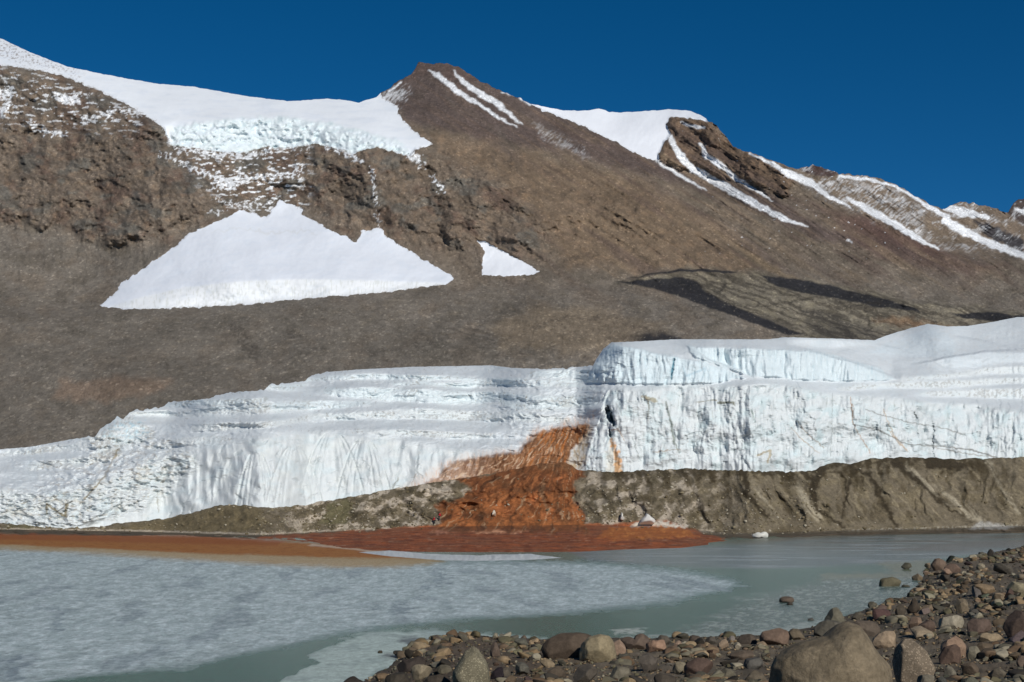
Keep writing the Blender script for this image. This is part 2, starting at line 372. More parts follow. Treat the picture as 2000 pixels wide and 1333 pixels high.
def glacier_fields(Ug, Vg):
    global w1, Vw, big, lobeTop, low, ris, cliffTop, cl, upA, upB, upC, upE, rr
    w1 = fbm(Ug / 70, Vg / 40, 4, 100) * 6 + fbm(Ug / 18, Vg / 14, 3, 101) * 1.2
    Vw = Vg + w1
    big = fbm(Ug / 90, Vg / 60, 4, 102)
    # slope field
    T = 0.33 + 0 * big
    # smooth draped lobes of the lower left
    lobeTop = sline([(-450, 960), (0, 950), (100, 960), (200, 930), (330, 880), (480, 850), (640, 838), (760, 850), (900, 875), (1000, 880), (1100, 905), (2450, 905)])
    low = sstep(-6, 18, Vw - lobeTop(Ug)) * (1 - sstep(1020, 1090, Ug))
    fz = sstep(940, 1060, Ug) * sstep(745, 775, Vg) * (1 - sstep(1180, 1200, Ug))
    T = T + fz * 0.55
    T = T + low * (0.75 + 0.5 * sstep(0, 50, Vw - lobeTop(Ug)))
    # terrace risers (u, v centre, half height)
    risers = [
        [(325, 791, 4), (400, 789, 6), (470, 785, 7), (520, 780, 5)],
        [(515, 757, 4), (570, 757, 5), (600, 752, 1)],
        [(260, 808, 4), (330, 808, 5), (480, 800, 9), (560, 795, 10), (640, 790, 9), (720, 790, 4)],
        [(600, 742, 4), (700, 735, 5), (800, 735, 4), (940, 742, 4), (1150, 745, 3)],
        [(640, 765, 7), (720, 768, 12), (800, 772, 13), (900, 778, 13), (960, 775, 10), (975, 770, 4)],
        [(770, 748, 4), (900, 752, 5), (1050, 752, 3), (1160, 756, 3)],
        [(975, 775, 10), (1010, 785, 16), (1060, 788, 16), (1150, 785, 9), (1185, 780, 5)],
        [(380, 835, 7), (520, 830, 6), (640, 812, 5), (800, 808, 9), (950, 812, 10), (1060, 818, 9), (1110, 822, 5)],
        [(300, 870, 8), (380, 862, 9), (450, 858, 5)],
        [(60, 912, 6), (160, 905, 10), (230, 880, 10)],
        [(700, 842, 4), (850, 848, 6), (960, 852, 4)],
        [(0, 890, 4), (150, 872, 8), (200, 860, 16), (250, 840, 26), (290, 850, 14)],
        [(1040, 730, 7), (1100, 731, 9), (1160, 732, 9)],
    ]
    ris = np.zeros(Vg.shape)
    for k, r in enumerate(risers):
        ris = np.maximum(ris, linemask(Ug, Vg, r, 5, 3.0, 2.6, 60, 110 + k))
    T = T * (1 - ris) + 1.6 * ris - 0.06 * (1 - ris) * (Ug < 1180) * (Vg < 840)
    # right front cliff
    cliffTop = sline([(1130, 900), (1160, 850), (1188, 758), (1215, 754), (1260, 757), (1300, 750), (1400, 752), (1500, 748), (1560, 752), (1620, 766), (1700, 770), (1760, 775), (1830, 786), (1900, 788), (2000, 800), (2450, 812)], 6)
    edgeU = np.interp(Vg, [740, 760, 830, 905, 925], [1194, 1186, 1160, 1141, 1130])
    inR = sstep(-3, 3, Ug - edgeU)
    cl = inR * sstep(-2, 10, Vw * 0.4 + Vg * 0.6 - cliffTop(Ug))
    T = T * (1 - cl) + (1.5 + 2.5 * sstep(20, 70, Vg - cliffTop(Ug)) ) * cl
    # far right of the cliff the face leans back as a rounded lobe
    lobeR = cl * sstep(1760, 1900, Ug)
    T = T * (1 - lobeR) + lobeR * (0.9 + 0.9 * sstep(800, 880, Vg))
    # upper ice walls behind
    upA = polymask(Ug, Vg, [(1148, 746), (1160, 720), (1178, 684), (1196, 672), (1250, 682), (1300, 694), (1370, 706), (1420, 722), (1455, 738), (1400, 748), (1300, 752)], 3, 3, 25, 130)
    upB = polymask(Ug, Vg, [(1340, 676), (1430, 680), (1530, 684), (1600, 686), (1660, 702), (1720, 722), (1750, 741), (1700, 746), (1560, 742), (1470, 736), (1400, 714), (1360, 700)], 3, 3, 25, 131)
    upC = polymask(Ug, Vg, [(1700, 690), (1740, 668), (1812, 640), (1850, 650), (1870, 680), (1860, 697), (1800, 700)], 6, 3, 25, 132)
    upD = polymask(Ug, Vg, [(1535, 661), (1700, 668), (1690, 674), (1600, 680), (1540, 672)], 3, 2, 20, 133)
    upE = polymask(Ug, Vg, [(1800, 705), (1900, 690), (2000, 690), (2450, 690), (2450, 712), (2000, 706), (1900, 716), (1830, 728)], 4, 3, 20, 134)
    T = T + (2.4 * upA + 1.5 * upB + 0.1 * upC + 0.5 * upD + 0.7 * upE)
    rl = [[(1760, 742, 3), (1860, 733, 4), (1930, 725, 6), (2000, 722, 8), (2400, 715, 8)], [(1640, 758, 4), (1750, 752, 5), (1850, 750, 6), (2000, 742, 6), (2400, 738, 8)],
          [(1800, 772, 4), (1880, 768, 7), (2000, 768, 10), (2400, 765, 10)]]
    rr = np.zeros(Vg.shape)
    for k, r in enumerate(rl): rr = np.maximum(rr, linemask(Ug, Vg, r, 5, 3, 3, 30, 140 + k))
    T = T * (1 - rr) + 2.0 * rr
    return T
Vr = np.arange(1045, 588, -1.4); Ur, Vrr = np.meshgrid(uc, Vr)
Tr = glacier_fields(Ur, Vrr)
er = (VH - Vrr) / F
Tr = np.maximum(Tr, er + 0.075)
Cr = lat(np.vstack([np.zeros((1, len(uc))), np.cumsum(np.diff(er, axis=0) / (Tr - er)[1:], 0)]), 16)
Vg = vb + (vt - vb) * t
Ug = np.broadcast_to(uc, Vg.shape)
def samp(C, Vrow, V):
    out = np.empty(V.shape)
    for j in range(V.shape[1]): out[:, j] = np.interp(-V[:, j], -Vrow, C[:, j])
    return out
glacier_fields(Ug, Vg)
over = sstep(1120, 1180, uc) * (1 - sstep(1590, 1640, uc)) * 1.6
LY = samp(Cr, Vr, Vg); LY = LY - LY[:1] + np.log(Ybase + 1.0 - over)[None]
Yg = np.exp(LY)
steep = np.clip(cl + ris + upA + upB + rr, 0, 1)
flute = ridged(Ug / 13 + 0.3 * big, Vg / 120, 3, 150) * 0.55 + fbm(Ug / 5, Vg / 60, 3, 152) * 0.25
curt = ridged((Ug + 8 * fbm(Ug / 50, Vg / 50, 2, 155)) / 34, Vg / 150, 3, 154)
rough = fbm(Ug / 12, Vg / 8, 5, 156)
Yg -= (steep - 0.5 * ris * (1 - cl)) * flute * 0.8
Yg -= cl * (fbm(Ug / 80, Vg / 90, 3, 158) * 3.2 + ridged((Ug + 6 * big) / 30, Vg / 90, 3, 157) * 0.9 + fbm(Ug / 26, Vg / 36, 4, 159) * 1.0 + rough * 0.3) * sstep(0, 0.12, t)
Yg -= (upA + upB) * curt * 1.6
Yg -= low * (curt * 0.8 + fbm(Ug / 60, Vg / 70, 3, 160) * 2.6) * sstep(0, 0.15, t)
mid = (1 - cl) * (1 - low)
Yg -= mid * (rough * 0.45 + ridged(Ug / 60 + 3 * big, Vg / 24, 3, 164) * 0.8 + fbm(Ug / 110, Vg / 26, 2, 161) * 2.6) * (1 - 0.75 * sstep(1180, 1260, Ug)) * sstep(0, 0.1, t)
# broken ice on the far left
brk = polymask(Ug, Vg, [(-450, 1030), (-450, 930), (60, 960), (150, 900), (190, 850), (330, 850), (380, 900), (330, 960), (230, 1010), (100, 1032)], 20, 8, 30, 162)
Yg -= brk * (ridged(Ug / 26, Vg / 14, 4, 163, 0.45) * 1.7)
# pointed flow arches in the smooth lobes
arch = np.zeros(Vg.shape)
for (au, av, hw) in ((575, 868, 55), (648, 842, 62), (710, 856, 55), (500, 880, 40)):
    q = (Vg - av) / 120.0
    ww = hw * np.sqrt(np.clip(q, 0, 1))
    for s in (-1, 1):
        for fr in (1.0, 0.7, 0.42):
            d = np.abs(Ug - au - s * ww * fr)
            arch = np.maximum(arch, (1 - sstep(0.8, 3.2, d)) * sstep(0.02, 0.08, q) * (1 - sstep(0.85, 1.1, q)) * (1 if fr == 1 else 0.6))
Yg += arch * 0.45
for k, (ln_, st_, u0_, u1_) in enumerate([([(1535, 672), (1600, 690), (1680, 712), (1760, 742)], 3.5, 1530, 1765), ([(1690, 668), (1760, 682), (1820, 704), (1870, 735)], 2, 1690, 1870), ([(1780, 712), (1850, 698), (1930, 686), (2010, 682), (2100, 690), (2450, 700)], 3, 1770, 2500),
        ([(1860, 655), (1930, 668), (2020, 690)], 4, 1850, 2030), ([(1340, 672), (1380, 700), (1440, 722), (1480, 746)], 3, 1335, 1480)]):
    fv = line(ln_)(Ug) + 2 * fbm(Ug / 20, Vg / 20, 3, 166); Yg += st_ * (1 - sstep(-2.5, 2.5, Vg - fv)) * sstep(u0_, u0_ + 50, Ug) * (1 - sstep(u1_ - 30, u1_, Ug)) * sstep(-60, -5, Vg - fv)
# melt cave and crack hollows in the cliff
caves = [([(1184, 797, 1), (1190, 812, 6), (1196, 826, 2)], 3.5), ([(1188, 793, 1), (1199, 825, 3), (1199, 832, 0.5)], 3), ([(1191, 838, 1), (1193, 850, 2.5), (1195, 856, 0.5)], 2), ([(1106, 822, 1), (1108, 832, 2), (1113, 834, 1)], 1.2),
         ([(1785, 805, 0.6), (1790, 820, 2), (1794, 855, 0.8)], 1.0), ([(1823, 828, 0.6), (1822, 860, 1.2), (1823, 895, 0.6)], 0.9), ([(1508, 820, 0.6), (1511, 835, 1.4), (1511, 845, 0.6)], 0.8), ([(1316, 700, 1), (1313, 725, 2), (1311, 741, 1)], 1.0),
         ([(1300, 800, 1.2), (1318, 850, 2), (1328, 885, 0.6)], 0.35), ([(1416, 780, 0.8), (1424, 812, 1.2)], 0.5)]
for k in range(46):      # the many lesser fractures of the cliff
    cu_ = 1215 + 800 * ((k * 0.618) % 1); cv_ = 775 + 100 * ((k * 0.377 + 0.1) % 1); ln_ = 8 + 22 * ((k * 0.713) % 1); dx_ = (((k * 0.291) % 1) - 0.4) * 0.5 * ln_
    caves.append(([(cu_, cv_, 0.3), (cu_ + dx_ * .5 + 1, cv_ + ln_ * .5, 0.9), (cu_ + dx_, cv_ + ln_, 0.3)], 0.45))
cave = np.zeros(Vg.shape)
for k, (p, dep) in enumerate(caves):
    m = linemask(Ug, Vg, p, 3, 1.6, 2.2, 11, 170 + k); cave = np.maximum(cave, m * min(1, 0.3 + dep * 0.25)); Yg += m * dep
# colour
gc = np.zeros(Vg.shape + (3,)); gc[:] = s2l((211, 217, 218))
g1 = fbm(Ug / 40, Vg / 22, 5, 180); g2 = fbm(Ug / 10, Vg / 7, 4, 181); g3 = fbm(Ug / 4, Vg / 14, 4, 182)
put(gc, np.clip(upA + upB * 0.8 + upC * 0.6 + upE * 0.3 + ris * 0.5 * (Vg < 800), 0, 1) * 0.6, (208, 226, 233))
put(gc, cl * sstep(-0.1, 0.4, g1) * 0.5, (206, 222, 225))
put(gc, cl * sstep(0.15, 0.4, fbm(Ug / 28, Vg / 34, 4, 184)) * 0.4, (184, 208, 211))
put(gc, polymask(Ug, Vg, [(195, 855), (200, 835), (225, 818), (280, 820), (290, 860), (240, 870)], 6, 8, 14, 185) * sstep(-0.1, 0.3, g2) * 0.8, (184, 210, 220))
put(gc, low * sstep(-0.1, 0.4, g1) * 0.5, (216, 222, 220))
# dusty, brownish ice in the lower left and rims of dirt
dirt = brk * 0.7 + (1 - steep) * mid * 0.35 + low * 0.15
put(gc, np.clip(low + mid * 0.5, 0, 1) * sstep(0.0, 0.35, fbm(Ug / 50, Vg / 26, 4, 196)) * 0.5, (200, 214, 218))
put(gc, np.clip(dirt, 0, 1) * sstep(0.05, 0.4, g2 + 0.6 * g1) * 0.5, (186, 178, 164))
put(gc, brk * sstep(0.2, 0.42, fbm(Ug / 16, Vg / 5, 5, 186)) * 0.7, (140, 128, 108))
sp = fbm(Ug / 5, Vg / 5, 3, 187)
put(gc, np.clip(ris + rr, 0, 1) * sstep(0.16, 0.34, sp + 0.8 * fbm(Ug / 60, Vg / 60, 2, 188)) * 0.4, (140, 134, 124))
put(gc, sstep(0.3, 0.42, sp) * mid * (Ug < 1180) * sstep(0, 0.3, fbm(Ug / 70, Vg / 20, 3, 189)) * 0.6, (130, 120, 106))
put(gc, np.clip(cl + low * 0.3, 0, 1) * sstep(0.22, 0.42, fbm(Ug / 5, Vg / 45, 4, 190)) * 0.5 * sstep(-0.1, 0.3, fbm(Ug / 80, Vg / 60, 3, 191)), (150, 156, 148))
put(gc, (upA + upB) * sstep(0.2, 0.4, fbm(Ug / 4, Vg / 40, 3, 192)) * 0.45, (176, 198, 206))
put(gc, arch * 0.22, (176, 184, 184))
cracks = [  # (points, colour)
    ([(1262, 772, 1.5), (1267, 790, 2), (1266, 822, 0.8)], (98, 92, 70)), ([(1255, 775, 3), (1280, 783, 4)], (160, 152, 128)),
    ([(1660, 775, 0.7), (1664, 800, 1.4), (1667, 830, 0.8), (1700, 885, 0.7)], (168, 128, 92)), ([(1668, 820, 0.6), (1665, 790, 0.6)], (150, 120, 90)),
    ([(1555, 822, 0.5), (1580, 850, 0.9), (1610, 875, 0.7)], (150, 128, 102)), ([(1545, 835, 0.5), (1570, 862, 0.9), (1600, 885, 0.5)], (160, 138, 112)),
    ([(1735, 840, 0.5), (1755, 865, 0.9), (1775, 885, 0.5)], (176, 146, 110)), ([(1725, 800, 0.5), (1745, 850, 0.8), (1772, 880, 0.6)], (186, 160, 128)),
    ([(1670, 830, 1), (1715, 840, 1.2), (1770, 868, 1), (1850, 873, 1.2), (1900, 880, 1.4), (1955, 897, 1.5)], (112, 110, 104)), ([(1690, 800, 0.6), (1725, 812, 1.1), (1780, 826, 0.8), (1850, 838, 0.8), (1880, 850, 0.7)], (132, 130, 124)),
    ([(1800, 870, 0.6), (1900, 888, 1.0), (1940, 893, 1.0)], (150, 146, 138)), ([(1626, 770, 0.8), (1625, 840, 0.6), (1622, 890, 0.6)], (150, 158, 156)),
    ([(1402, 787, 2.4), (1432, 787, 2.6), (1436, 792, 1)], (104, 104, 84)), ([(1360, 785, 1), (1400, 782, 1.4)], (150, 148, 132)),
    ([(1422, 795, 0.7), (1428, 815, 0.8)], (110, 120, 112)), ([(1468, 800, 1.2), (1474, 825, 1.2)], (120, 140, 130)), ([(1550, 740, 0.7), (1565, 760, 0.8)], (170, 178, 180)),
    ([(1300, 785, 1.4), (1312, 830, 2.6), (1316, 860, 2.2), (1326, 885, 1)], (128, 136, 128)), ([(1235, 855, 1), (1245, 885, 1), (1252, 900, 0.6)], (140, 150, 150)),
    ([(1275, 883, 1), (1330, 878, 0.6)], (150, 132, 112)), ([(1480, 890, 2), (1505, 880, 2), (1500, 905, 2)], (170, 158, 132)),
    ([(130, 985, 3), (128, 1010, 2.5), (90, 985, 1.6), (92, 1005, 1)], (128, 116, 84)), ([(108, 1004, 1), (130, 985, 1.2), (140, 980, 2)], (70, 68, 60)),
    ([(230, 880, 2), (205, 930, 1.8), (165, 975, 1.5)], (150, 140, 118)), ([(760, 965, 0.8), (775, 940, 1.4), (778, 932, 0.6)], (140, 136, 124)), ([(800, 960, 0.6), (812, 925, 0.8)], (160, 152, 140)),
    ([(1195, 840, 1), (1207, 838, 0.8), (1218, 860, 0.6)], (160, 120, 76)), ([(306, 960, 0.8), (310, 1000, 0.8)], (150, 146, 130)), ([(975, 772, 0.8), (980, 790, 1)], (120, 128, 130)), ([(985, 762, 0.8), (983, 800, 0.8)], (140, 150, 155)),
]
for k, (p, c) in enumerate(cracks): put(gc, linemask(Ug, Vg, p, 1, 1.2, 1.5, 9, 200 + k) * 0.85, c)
put(gc, linemask(Ug, Vg, [(1195, 862, 3), (1203, 880, 5), (1207, 905, 6), (1206, 925, 8)], 4, 2.5, 4, 9, 240) * 0.85, (206, 146, 86))
put(gc, polymask(Ug, Vg, [(1188, 925), (1185, 890), (1195, 850), (1218, 925)], 6, 6, 9, 241) * 0.3, (200, 176, 130))
put(gc, mid * (1 - steep) * 0.35, (202, 210, 218))  # gentle slopes greyer and bluer than risers: their shading painted into the ice
crs = sstep(0.80, 0.93, ridged((Ug + 12 * g1) / 46, (Vg + 0.4 * Ug) / 90, 2, 193, 0.35)) * np.clip(cl + low, 0, 1)
crs2 = sstep(0.84, 0.95, ridged((Ug + 14 * g1 + 0.5 * Vg) / 90, (Vg + 8 * g2) / 34, 2, 195, 0.3)) * np.clip(cl + 0.6 * low + 0.3 * mid, 0, 1)
put(gc, np.clip(crs + crs2, 0, 1) * 0.42, (164, 174, 176)); Yg += 0.28 * np.clip(crs + crs2, 0, 1)
put(gc, cave * 0.8, (104, 126, 136))  # hollows coloured darker, the shade inside cave and cracks painted in
put(gc, linemask(Ug, Vg, [(1317, 700, 1), (1313, 725, 2.6), (1311, 741, 1)], 4, 1.5) * 0.9, (84, 140, 158))
put(gc, linemask(Ug, Vg, [(1335, 720, 1), (1340, 735, 2), (1378, 720, 2), (1370, 745, 1)], 4, 2) * 0.4, (130, 168, 186))
# stained ice above and beside the falls
st = polymask(Ug, Vg, [(810, 955), (850, 935), (880, 905), (960, 890), (1010, 886), (1025, 872), (1045, 848), (1100, 836), (1150, 829), (1146, 850), (1122, 880), (1105, 910), (1110, 940), (820, 975)], 4, 5, 18, 250)
stl = 1 - sstep(860, 985, Ug)
put(gc, st * 0.97, (122, 80, 44))
put(gc, linemask(Ug, Vg, [(890, 905, 2), (960, 890, 2.5), (1012, 884, 3), (1042, 850, 3), (1095, 838, 3), (1150, 830, 2)], 3, 3, 3, 12, 258) * 0.6, (104, 66, 36))
thg = np.arctan2(Ug - 1140, Vg - 760) + 0.05 * g1; rrg = np.hypot(Ug - 1140, Vg - 760)
put(gc, st * sstep(-0.1, 0.3, fbm(thg * 24, rrg / 60, 4, 251)) * sstep(1000, 1050, Ug) * 0.75, (178, 108, 50))
put(gc, st * sstep(0.0, 0.3, g3) * 0.6, (172, 130, 96))
put(gc, st * stl * 0.6, (190, 164, 144))
put(gc, st * sstep(0.1, 0.4, g2) * 0.7 * stl, (210, 200, 192))
put(gc, polymask(Ug, Vg, [(1105, 910), (1120, 880), (1150, 835), (1160, 830), (1140, 915), (1120, 920)], 6, 4, 10, 252) * (0.55 + 0.45 * sstep(-0.2, 0.3, g3)), (168, 152, 128))
halo = polymask(Ug, Vg, [(750, 975), (830, 925), (880, 895), (960, 880), (1010, 878), (1040, 840), (1100, 825), (1160, 805), (1158, 830), (1050, 860), (900, 930), (800, 975)], 10, 6, 20, 253)
put(gc, halo * (1 - st) * (0.25 + 0.45 * sstep(0.05, 0.35, g3)), (206, 164, 132))
Yg -= st * (ridged((Ug + Vg * 0.4) / 12, Vg / 60, 3, 255) * 0.8)
put(gc, st * sstep(0.1, 0.35, fbm(thg * 30, rrg / 50, 4, 256)) * 0.6, (98, 62, 40))
put(gc, st * sstep(0.2, 0.35, fbm(thg * 40, rrg / 30, 4, 257)) * 0.7, (204, 178, 150))
gc *= (1 + 0.05 * g2 + 0.03 * g3)[..., None]
Pg = to_xyz(Ug, Vg, Yg)
back = []
for k in range(1, 8):
    r = Pg[-1].copy(); r[:, 1] += 14 * k * k * 0.5; r[:, 2] -= 0.10 * 14 * k * k * 0.5 + 0.5; back.append(r)
Pg = np.concatenate([Pg, np.array(back)], 0); gc = np.concatenate([gc, np.repeat(gc[-1:], 7, 0)], 0)
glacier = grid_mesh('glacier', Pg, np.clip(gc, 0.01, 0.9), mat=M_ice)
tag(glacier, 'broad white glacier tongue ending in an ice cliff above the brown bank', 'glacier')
print('glacier top Y', Yg[-1].min(), Yg[-1].max(), 'base', Ybase.min(), Ybase.max())

# ------------------------------------------------------------------ the mountainside
um = cols(-500, 2500, 1.9)
sil = line([(-500, -60), (-200, 15), (0, 75), (60, 103), (130, 130), (200, 145), (300, 163), (380, 170), (480, 188), (560, 198), (600, 196), (640, 193), (680, 197), (700, 201), (735, 190), (760, 172), (780, 157), (800, 148), (812, 131), (818, 122), (845, 126), (870, 124), (890, 128), (940, 160), (985, 180), (1010, 190), (1035, 203), (1100, 216), (1145, 217), (1170, 212), (1190, 219), (1220, 220), (1310, 214), (1350, 217), (1380, 232), (1400, 246), (1425, 278), (1440, 291), (1480, 303), (1500, 312), (1555, 331), (1575, 325), (1590, 323), (1610, 330), (1640, 339), (1700, 345), (1745, 358), (1800, 390), (1840, 409), (1872, 396), (1890, 396), (1910, 399), (1950, 410), (1968, 416), (1975, 404), (1985, 392), (2000, 388), (2030, 370), (2100, 390), (2300, 440), (2500, 470)])
NR = 430
vs_ = sil(um) + fbm(um / 16, um * 0, 5, 300) * np.where((um > 740) & (um < 1030) | (um > 1380), 7, 2.0)
t = np.linspace(0, 1, NR)[:, None]
vbm = 905.0 + 0 * um
Vh = vbm + (vs_ - vbm) * t; Uh = np.broadcast_to(um, Vh.shape)
b1 = fbm(Uh / 160, Vh / 120, 4, 301)
# region masks
snowTop = polymask(Uh, Vh, [(-600, -200), (-500, -10), (-200, 70), (0, 128), (60, 134), (130, 150), (200, 180), (250, 205), (300, 235), (322, 250), (335, 284), (400, 292), (470, 300), (520, 286), (560, 290), (610, 281), (645, 287), (690, 300), (720, 290), (740, 287), (768, 296), (800, 306), (812, 290), (845, 283), (815, 262), (790, 240), (778, 225), (776, 208), (752, 196), (720, 150), (600, 120), (100, -50)], 3, 3, 14, 302)
iceCliff = polymask(Uh, Vh, [(335, 250), (400, 240), (470, 228), (560, 228), (640, 240), (740, 262), (790, 280), (800, 306), (735, 290), (690, 302), (640, 288), (560, 292), (470, 302), (335, 286)], 4, 5, 25, 303)
fan = polymask(Uh, Vh, [(196, 598), (225, 572), (238, 552), (300, 512), (345, 478), (372, 455), (440, 427), (468, 410), (482, 413), (500, 419), (520, 425), (532, 408), (548, 390), (565, 398), (590, 408), (592, 420), (650, 452), (696, 474), (706, 452), (742, 446), (750, 460), (800, 490), (850, 520), (888, 545), (870, 556), (760, 570), (600, 583), (450, 597), (300, 604), (240, 603)], 2.5, 3.2, 15, 304)
fanLip = polymask(Uh, Vh, [(215, 600), (260, 585), (360, 562), (480, 549), (600, 545), (720, 548), (860, 553), (870, 556), (760, 572), (600, 585), (450, 599), (300, 606)], 3, 1, 20, 305)
fan2 = polymask(Uh, Vh, [(930, 470), (948, 472), (962, 480), (1000, 500), (1056, 531), (1040, 537), (985, 540), (943, 538), (941, 515), (947, 492)], 2, 2, 9, 306)
snowB = polymask(Uh, Vh, [(1025, 180), (1030, 202), (1060, 216), (1130, 243), (1200, 277), (1265, 312), (1285, 312), (1292, 285), (1310, 262), (1300, 243), (1310, 228), (1350, 232), (1382, 238), (1375, 200), (1200, 180)], 2.5, 2.5, 12, 307)
cliffL = polymask(Uh, Vh, [(-600, 60), (0, 132), (130, 152), (260, 208), (330, 255), (340, 285), (480, 302), (620, 284), (740, 290), (840, 300), (900, 320), (1000, 360), (1080, 430), (1060, 500), (900, 480), (780, 470), (700, 470), (600, 410), (470, 400), (380, 440), (330, 470), (240, 480), (100, 440), (-600, 420)], 22, 14, 40, 308)
cliffR = polymask(Uh, Vh, [(1300, 245), (1310, 226), (1382, 236), (1425, 275), (1450, 295), (1500, 310), (1550, 340), (1540, 380), (1500, 375), (1450, 350), (1400, 345), (1340, 330), (1285, 312), (1290, 285)], 8, 6, 20, 309)
cliffM = polymask(Uh, Vh, [(1080, 420), (1180, 400), (1320, 410), (1340, 440), (1280, 470), (1150, 450)], 25, 14, 30, 310) * 0.6
# ridge steps to farther ground (u,v) lines: above the line lies a farther ridge
def above(pts, soft=5):
    ln = line(pts)(Uh); return 1 - sstep(-soft, soft, Vh - ln)
rA = above([(-600, -500), (1015, -500), (1016, 186), (1035, 204), (1060, 217), (1130, 244), (1200, 278), (1265, 313), (1400, 380), (1560, 470), (1561, -500), (2500, -500)], 4)
rA = rA * (1 - sstep(1300, 1540, Uh))
rB = above([(-600, -500), (1540, -500), (1550, 332), (1600, 362), (1660, 398), (1740, 432), (1830, 488), (1900, 520), (2500, 700)], 4) * (1 - 0.0 * Uh)
rB = rB * (1 - sstep(470, 520, Vh))
rC = above([(-600, -500), (1740, -500), (1755, 364), (1800, 391), (1840, 409), (1880, 440), (1940, 480), (2000, 505), (2500, 650)], 4) * (1 - sstep(480, 520, Vh))
rD = above([(-600, -500), (1960, -500), (1968, 418), (2000, 440), (2500, 560)], 3)
# slopes, integrated up each column on a regular grid and smoothed sideways
Vq = np.arange(905, -260, -2.0); Uq, Vqq = np.meshgrid(um, Vq)
rs_ = lambda M: samp_t(M, Vqq)
def samp_t(M, V):
    tt = (vbm - V) / (vbm - vs_) * (NR - 1); out = np.empty(V.shape); ii = np.arange(NR)
    for j in range(V.shape[1]): out[:, j] = np.interp(tt[:, j], ii, M[:, j])
    return out
crest = sline([(-500, 620), (0, 610), (200, 602), (300, 604), (450, 597), (600, 583), (760, 570), (900, 560), (1000, 556), (1200, 560), (1400, 600), (1600, 640), (2500, 700)])
Th = 0.40 + 0.24 * (1 - sstep(520, 600, Vqq))
Th = Th - 0.20 * np.exp(-((Vqq - crest(Uq) - 3) / 9.0) ** 2)
Th = Th + 0.55 * rs_(cliffL) + 0.75 * rs_(cliffR) + 0.4 * rs_(cliffM)
Th = Th - 0.18 * rs_(snowTop) + 1.0 * rs_(iceCliff) - 0.05 * rs_(fan) + 0.9 * rs_(fanLip * fan)
eh = (VH - Vqq) / F
Th = np.maximum(Th, eh + 0.10)
Ch = lat(np.vstack([np.zeros((1, len(um))), np.cumsum(np.diff(eh, axis=0) / (Th - eh)[1:], 0)]), 30)
LH = np.log(1150.0) + samp(Ch, Vq, Vh)
LH += 0.05 * rA + 0.07 * rB + 0.08 * rC + 0.12 * rD
snowAny = np.clip(snowTop + fan + fan2 + snowB, 0, 1)
rock = 1 - snowAny
mainM = 1 - sstep(500, 620, Vh)
# gullies run down to the right on the right-hand flank, straight down on the left
dirR = sstep(700, 1300, Uh)
ca, sa = math.cos(math.radians(33)), math.sin(math.radians(33))
al = Uh * ca + Vh * sa; ac = -Uh * sa + Vh * ca
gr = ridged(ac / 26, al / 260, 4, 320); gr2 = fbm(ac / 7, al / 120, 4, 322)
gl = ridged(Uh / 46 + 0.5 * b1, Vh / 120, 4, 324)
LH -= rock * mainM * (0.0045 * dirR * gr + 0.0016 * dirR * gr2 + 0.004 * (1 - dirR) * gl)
cw = 14 * fbm(Uh / 40, Vh / 40, 3, 325)
craggy = ridged((Uh + cw) / 95, (Vh - cw) / 80, 4, 326, 0.42) * 0.010 + ridged((Uh + 0.5 * Vh + 2 * cw) / 210, (Vh - .3 * Uh) / 300, 2, 327) * 0.008 + ridged((Uh * .8 + Vh * .5 + cw) / 34, (Vh * .8 - Uh * .4) / 17, 4, 328, 0.45) * 0.0022 + fbm((Uh - .6 * Vh) / 9, (Vh + .4 * Uh) / 6, 4, 329) * 0.0015
near = np.clip(polymask(Uh, Vh, [(196, 598), (300, 512), (372, 455), (468, 408), (530, 400), (550, 388), (595, 408), (696, 470), (706, 448), (745, 444), (850, 520), (888, 545), (760, 570), (300, 604)], 26, 0, 18, 0, -22) + polymask(Uh, Vh, [(930, 468), (962, 480), (1056, 531), (943, 540)], 20, 0, 18, 0, -16), 0, 1)
LH -= rock * (1 - near) * np.clip(cliffL + cliffR * 0.9 + cliffM, 0, 1) * craggy
LH -= 0.02 * fbm(Uh / 260, Vh / 200, 3, 330) + rock * 0.0016 * fbm(Uh / 22, Vh / 14, 5, 332) + rock * 0.0007 * fbm(Uh / 5, Vh / 4, 3, 333)
LH -= iceCliff * 0.006 * ridged(Uh / 30, Vh / 26, 5, 334) + snowTop * (0.0015 * fbm(Uh / 60, Vh / 18, 4, 336))
hill = sstep(500, 620, Vh)
LH -= hill * (0.004 * ridged((Uh + 0.6 * Vh) / 90, (Vh - 0.1 * Uh) / 26, 4, 337) * sstep(600, 900, Uh) + 0.006 * fbm(Uh / 130, Vh / 50, 4, 338) + 0.0007 * ridged((Uh - Vh) / 18, (Vh + Uh * .3) / 30, 4, 339))
cr = line([(-900, 0), (1190, 0), (1191, 553), (1210, 549), (1270, 535), (1330, 526), (1400, 528), (1480, 535), (1640, 561), (1800, 590), (2000, 612), (2500, 680)])(Uh) + 3 * fbm(Uh / 30, Vh / 30, 3, 340)
LH -= 0.03 * sstep(-2, 5, Vh - cr) * np.exp(-np.clip(Vh - cr, 0, 999) / 60) * sstep(1190, 1260, Uh)
cr2 = line([(1200, 560), (1335, 541), (1364, 552), (1385, 574), (1440, 598), (1520, 628), (1580, 655)])(Uh)
LH += 0.003 * sstep(-2, 6, Vh - cr2) * np.exp(-np.clip(Vh - cr2, 0, 999) / 14) * sstep(1215, 1300, Uh) * (1 - sstep(1540, 1580, Uh))
cr3 = line([(1485, 537), (1560, 546), (1650, 565), (1720, 582), (1800, 607)])(Uh)
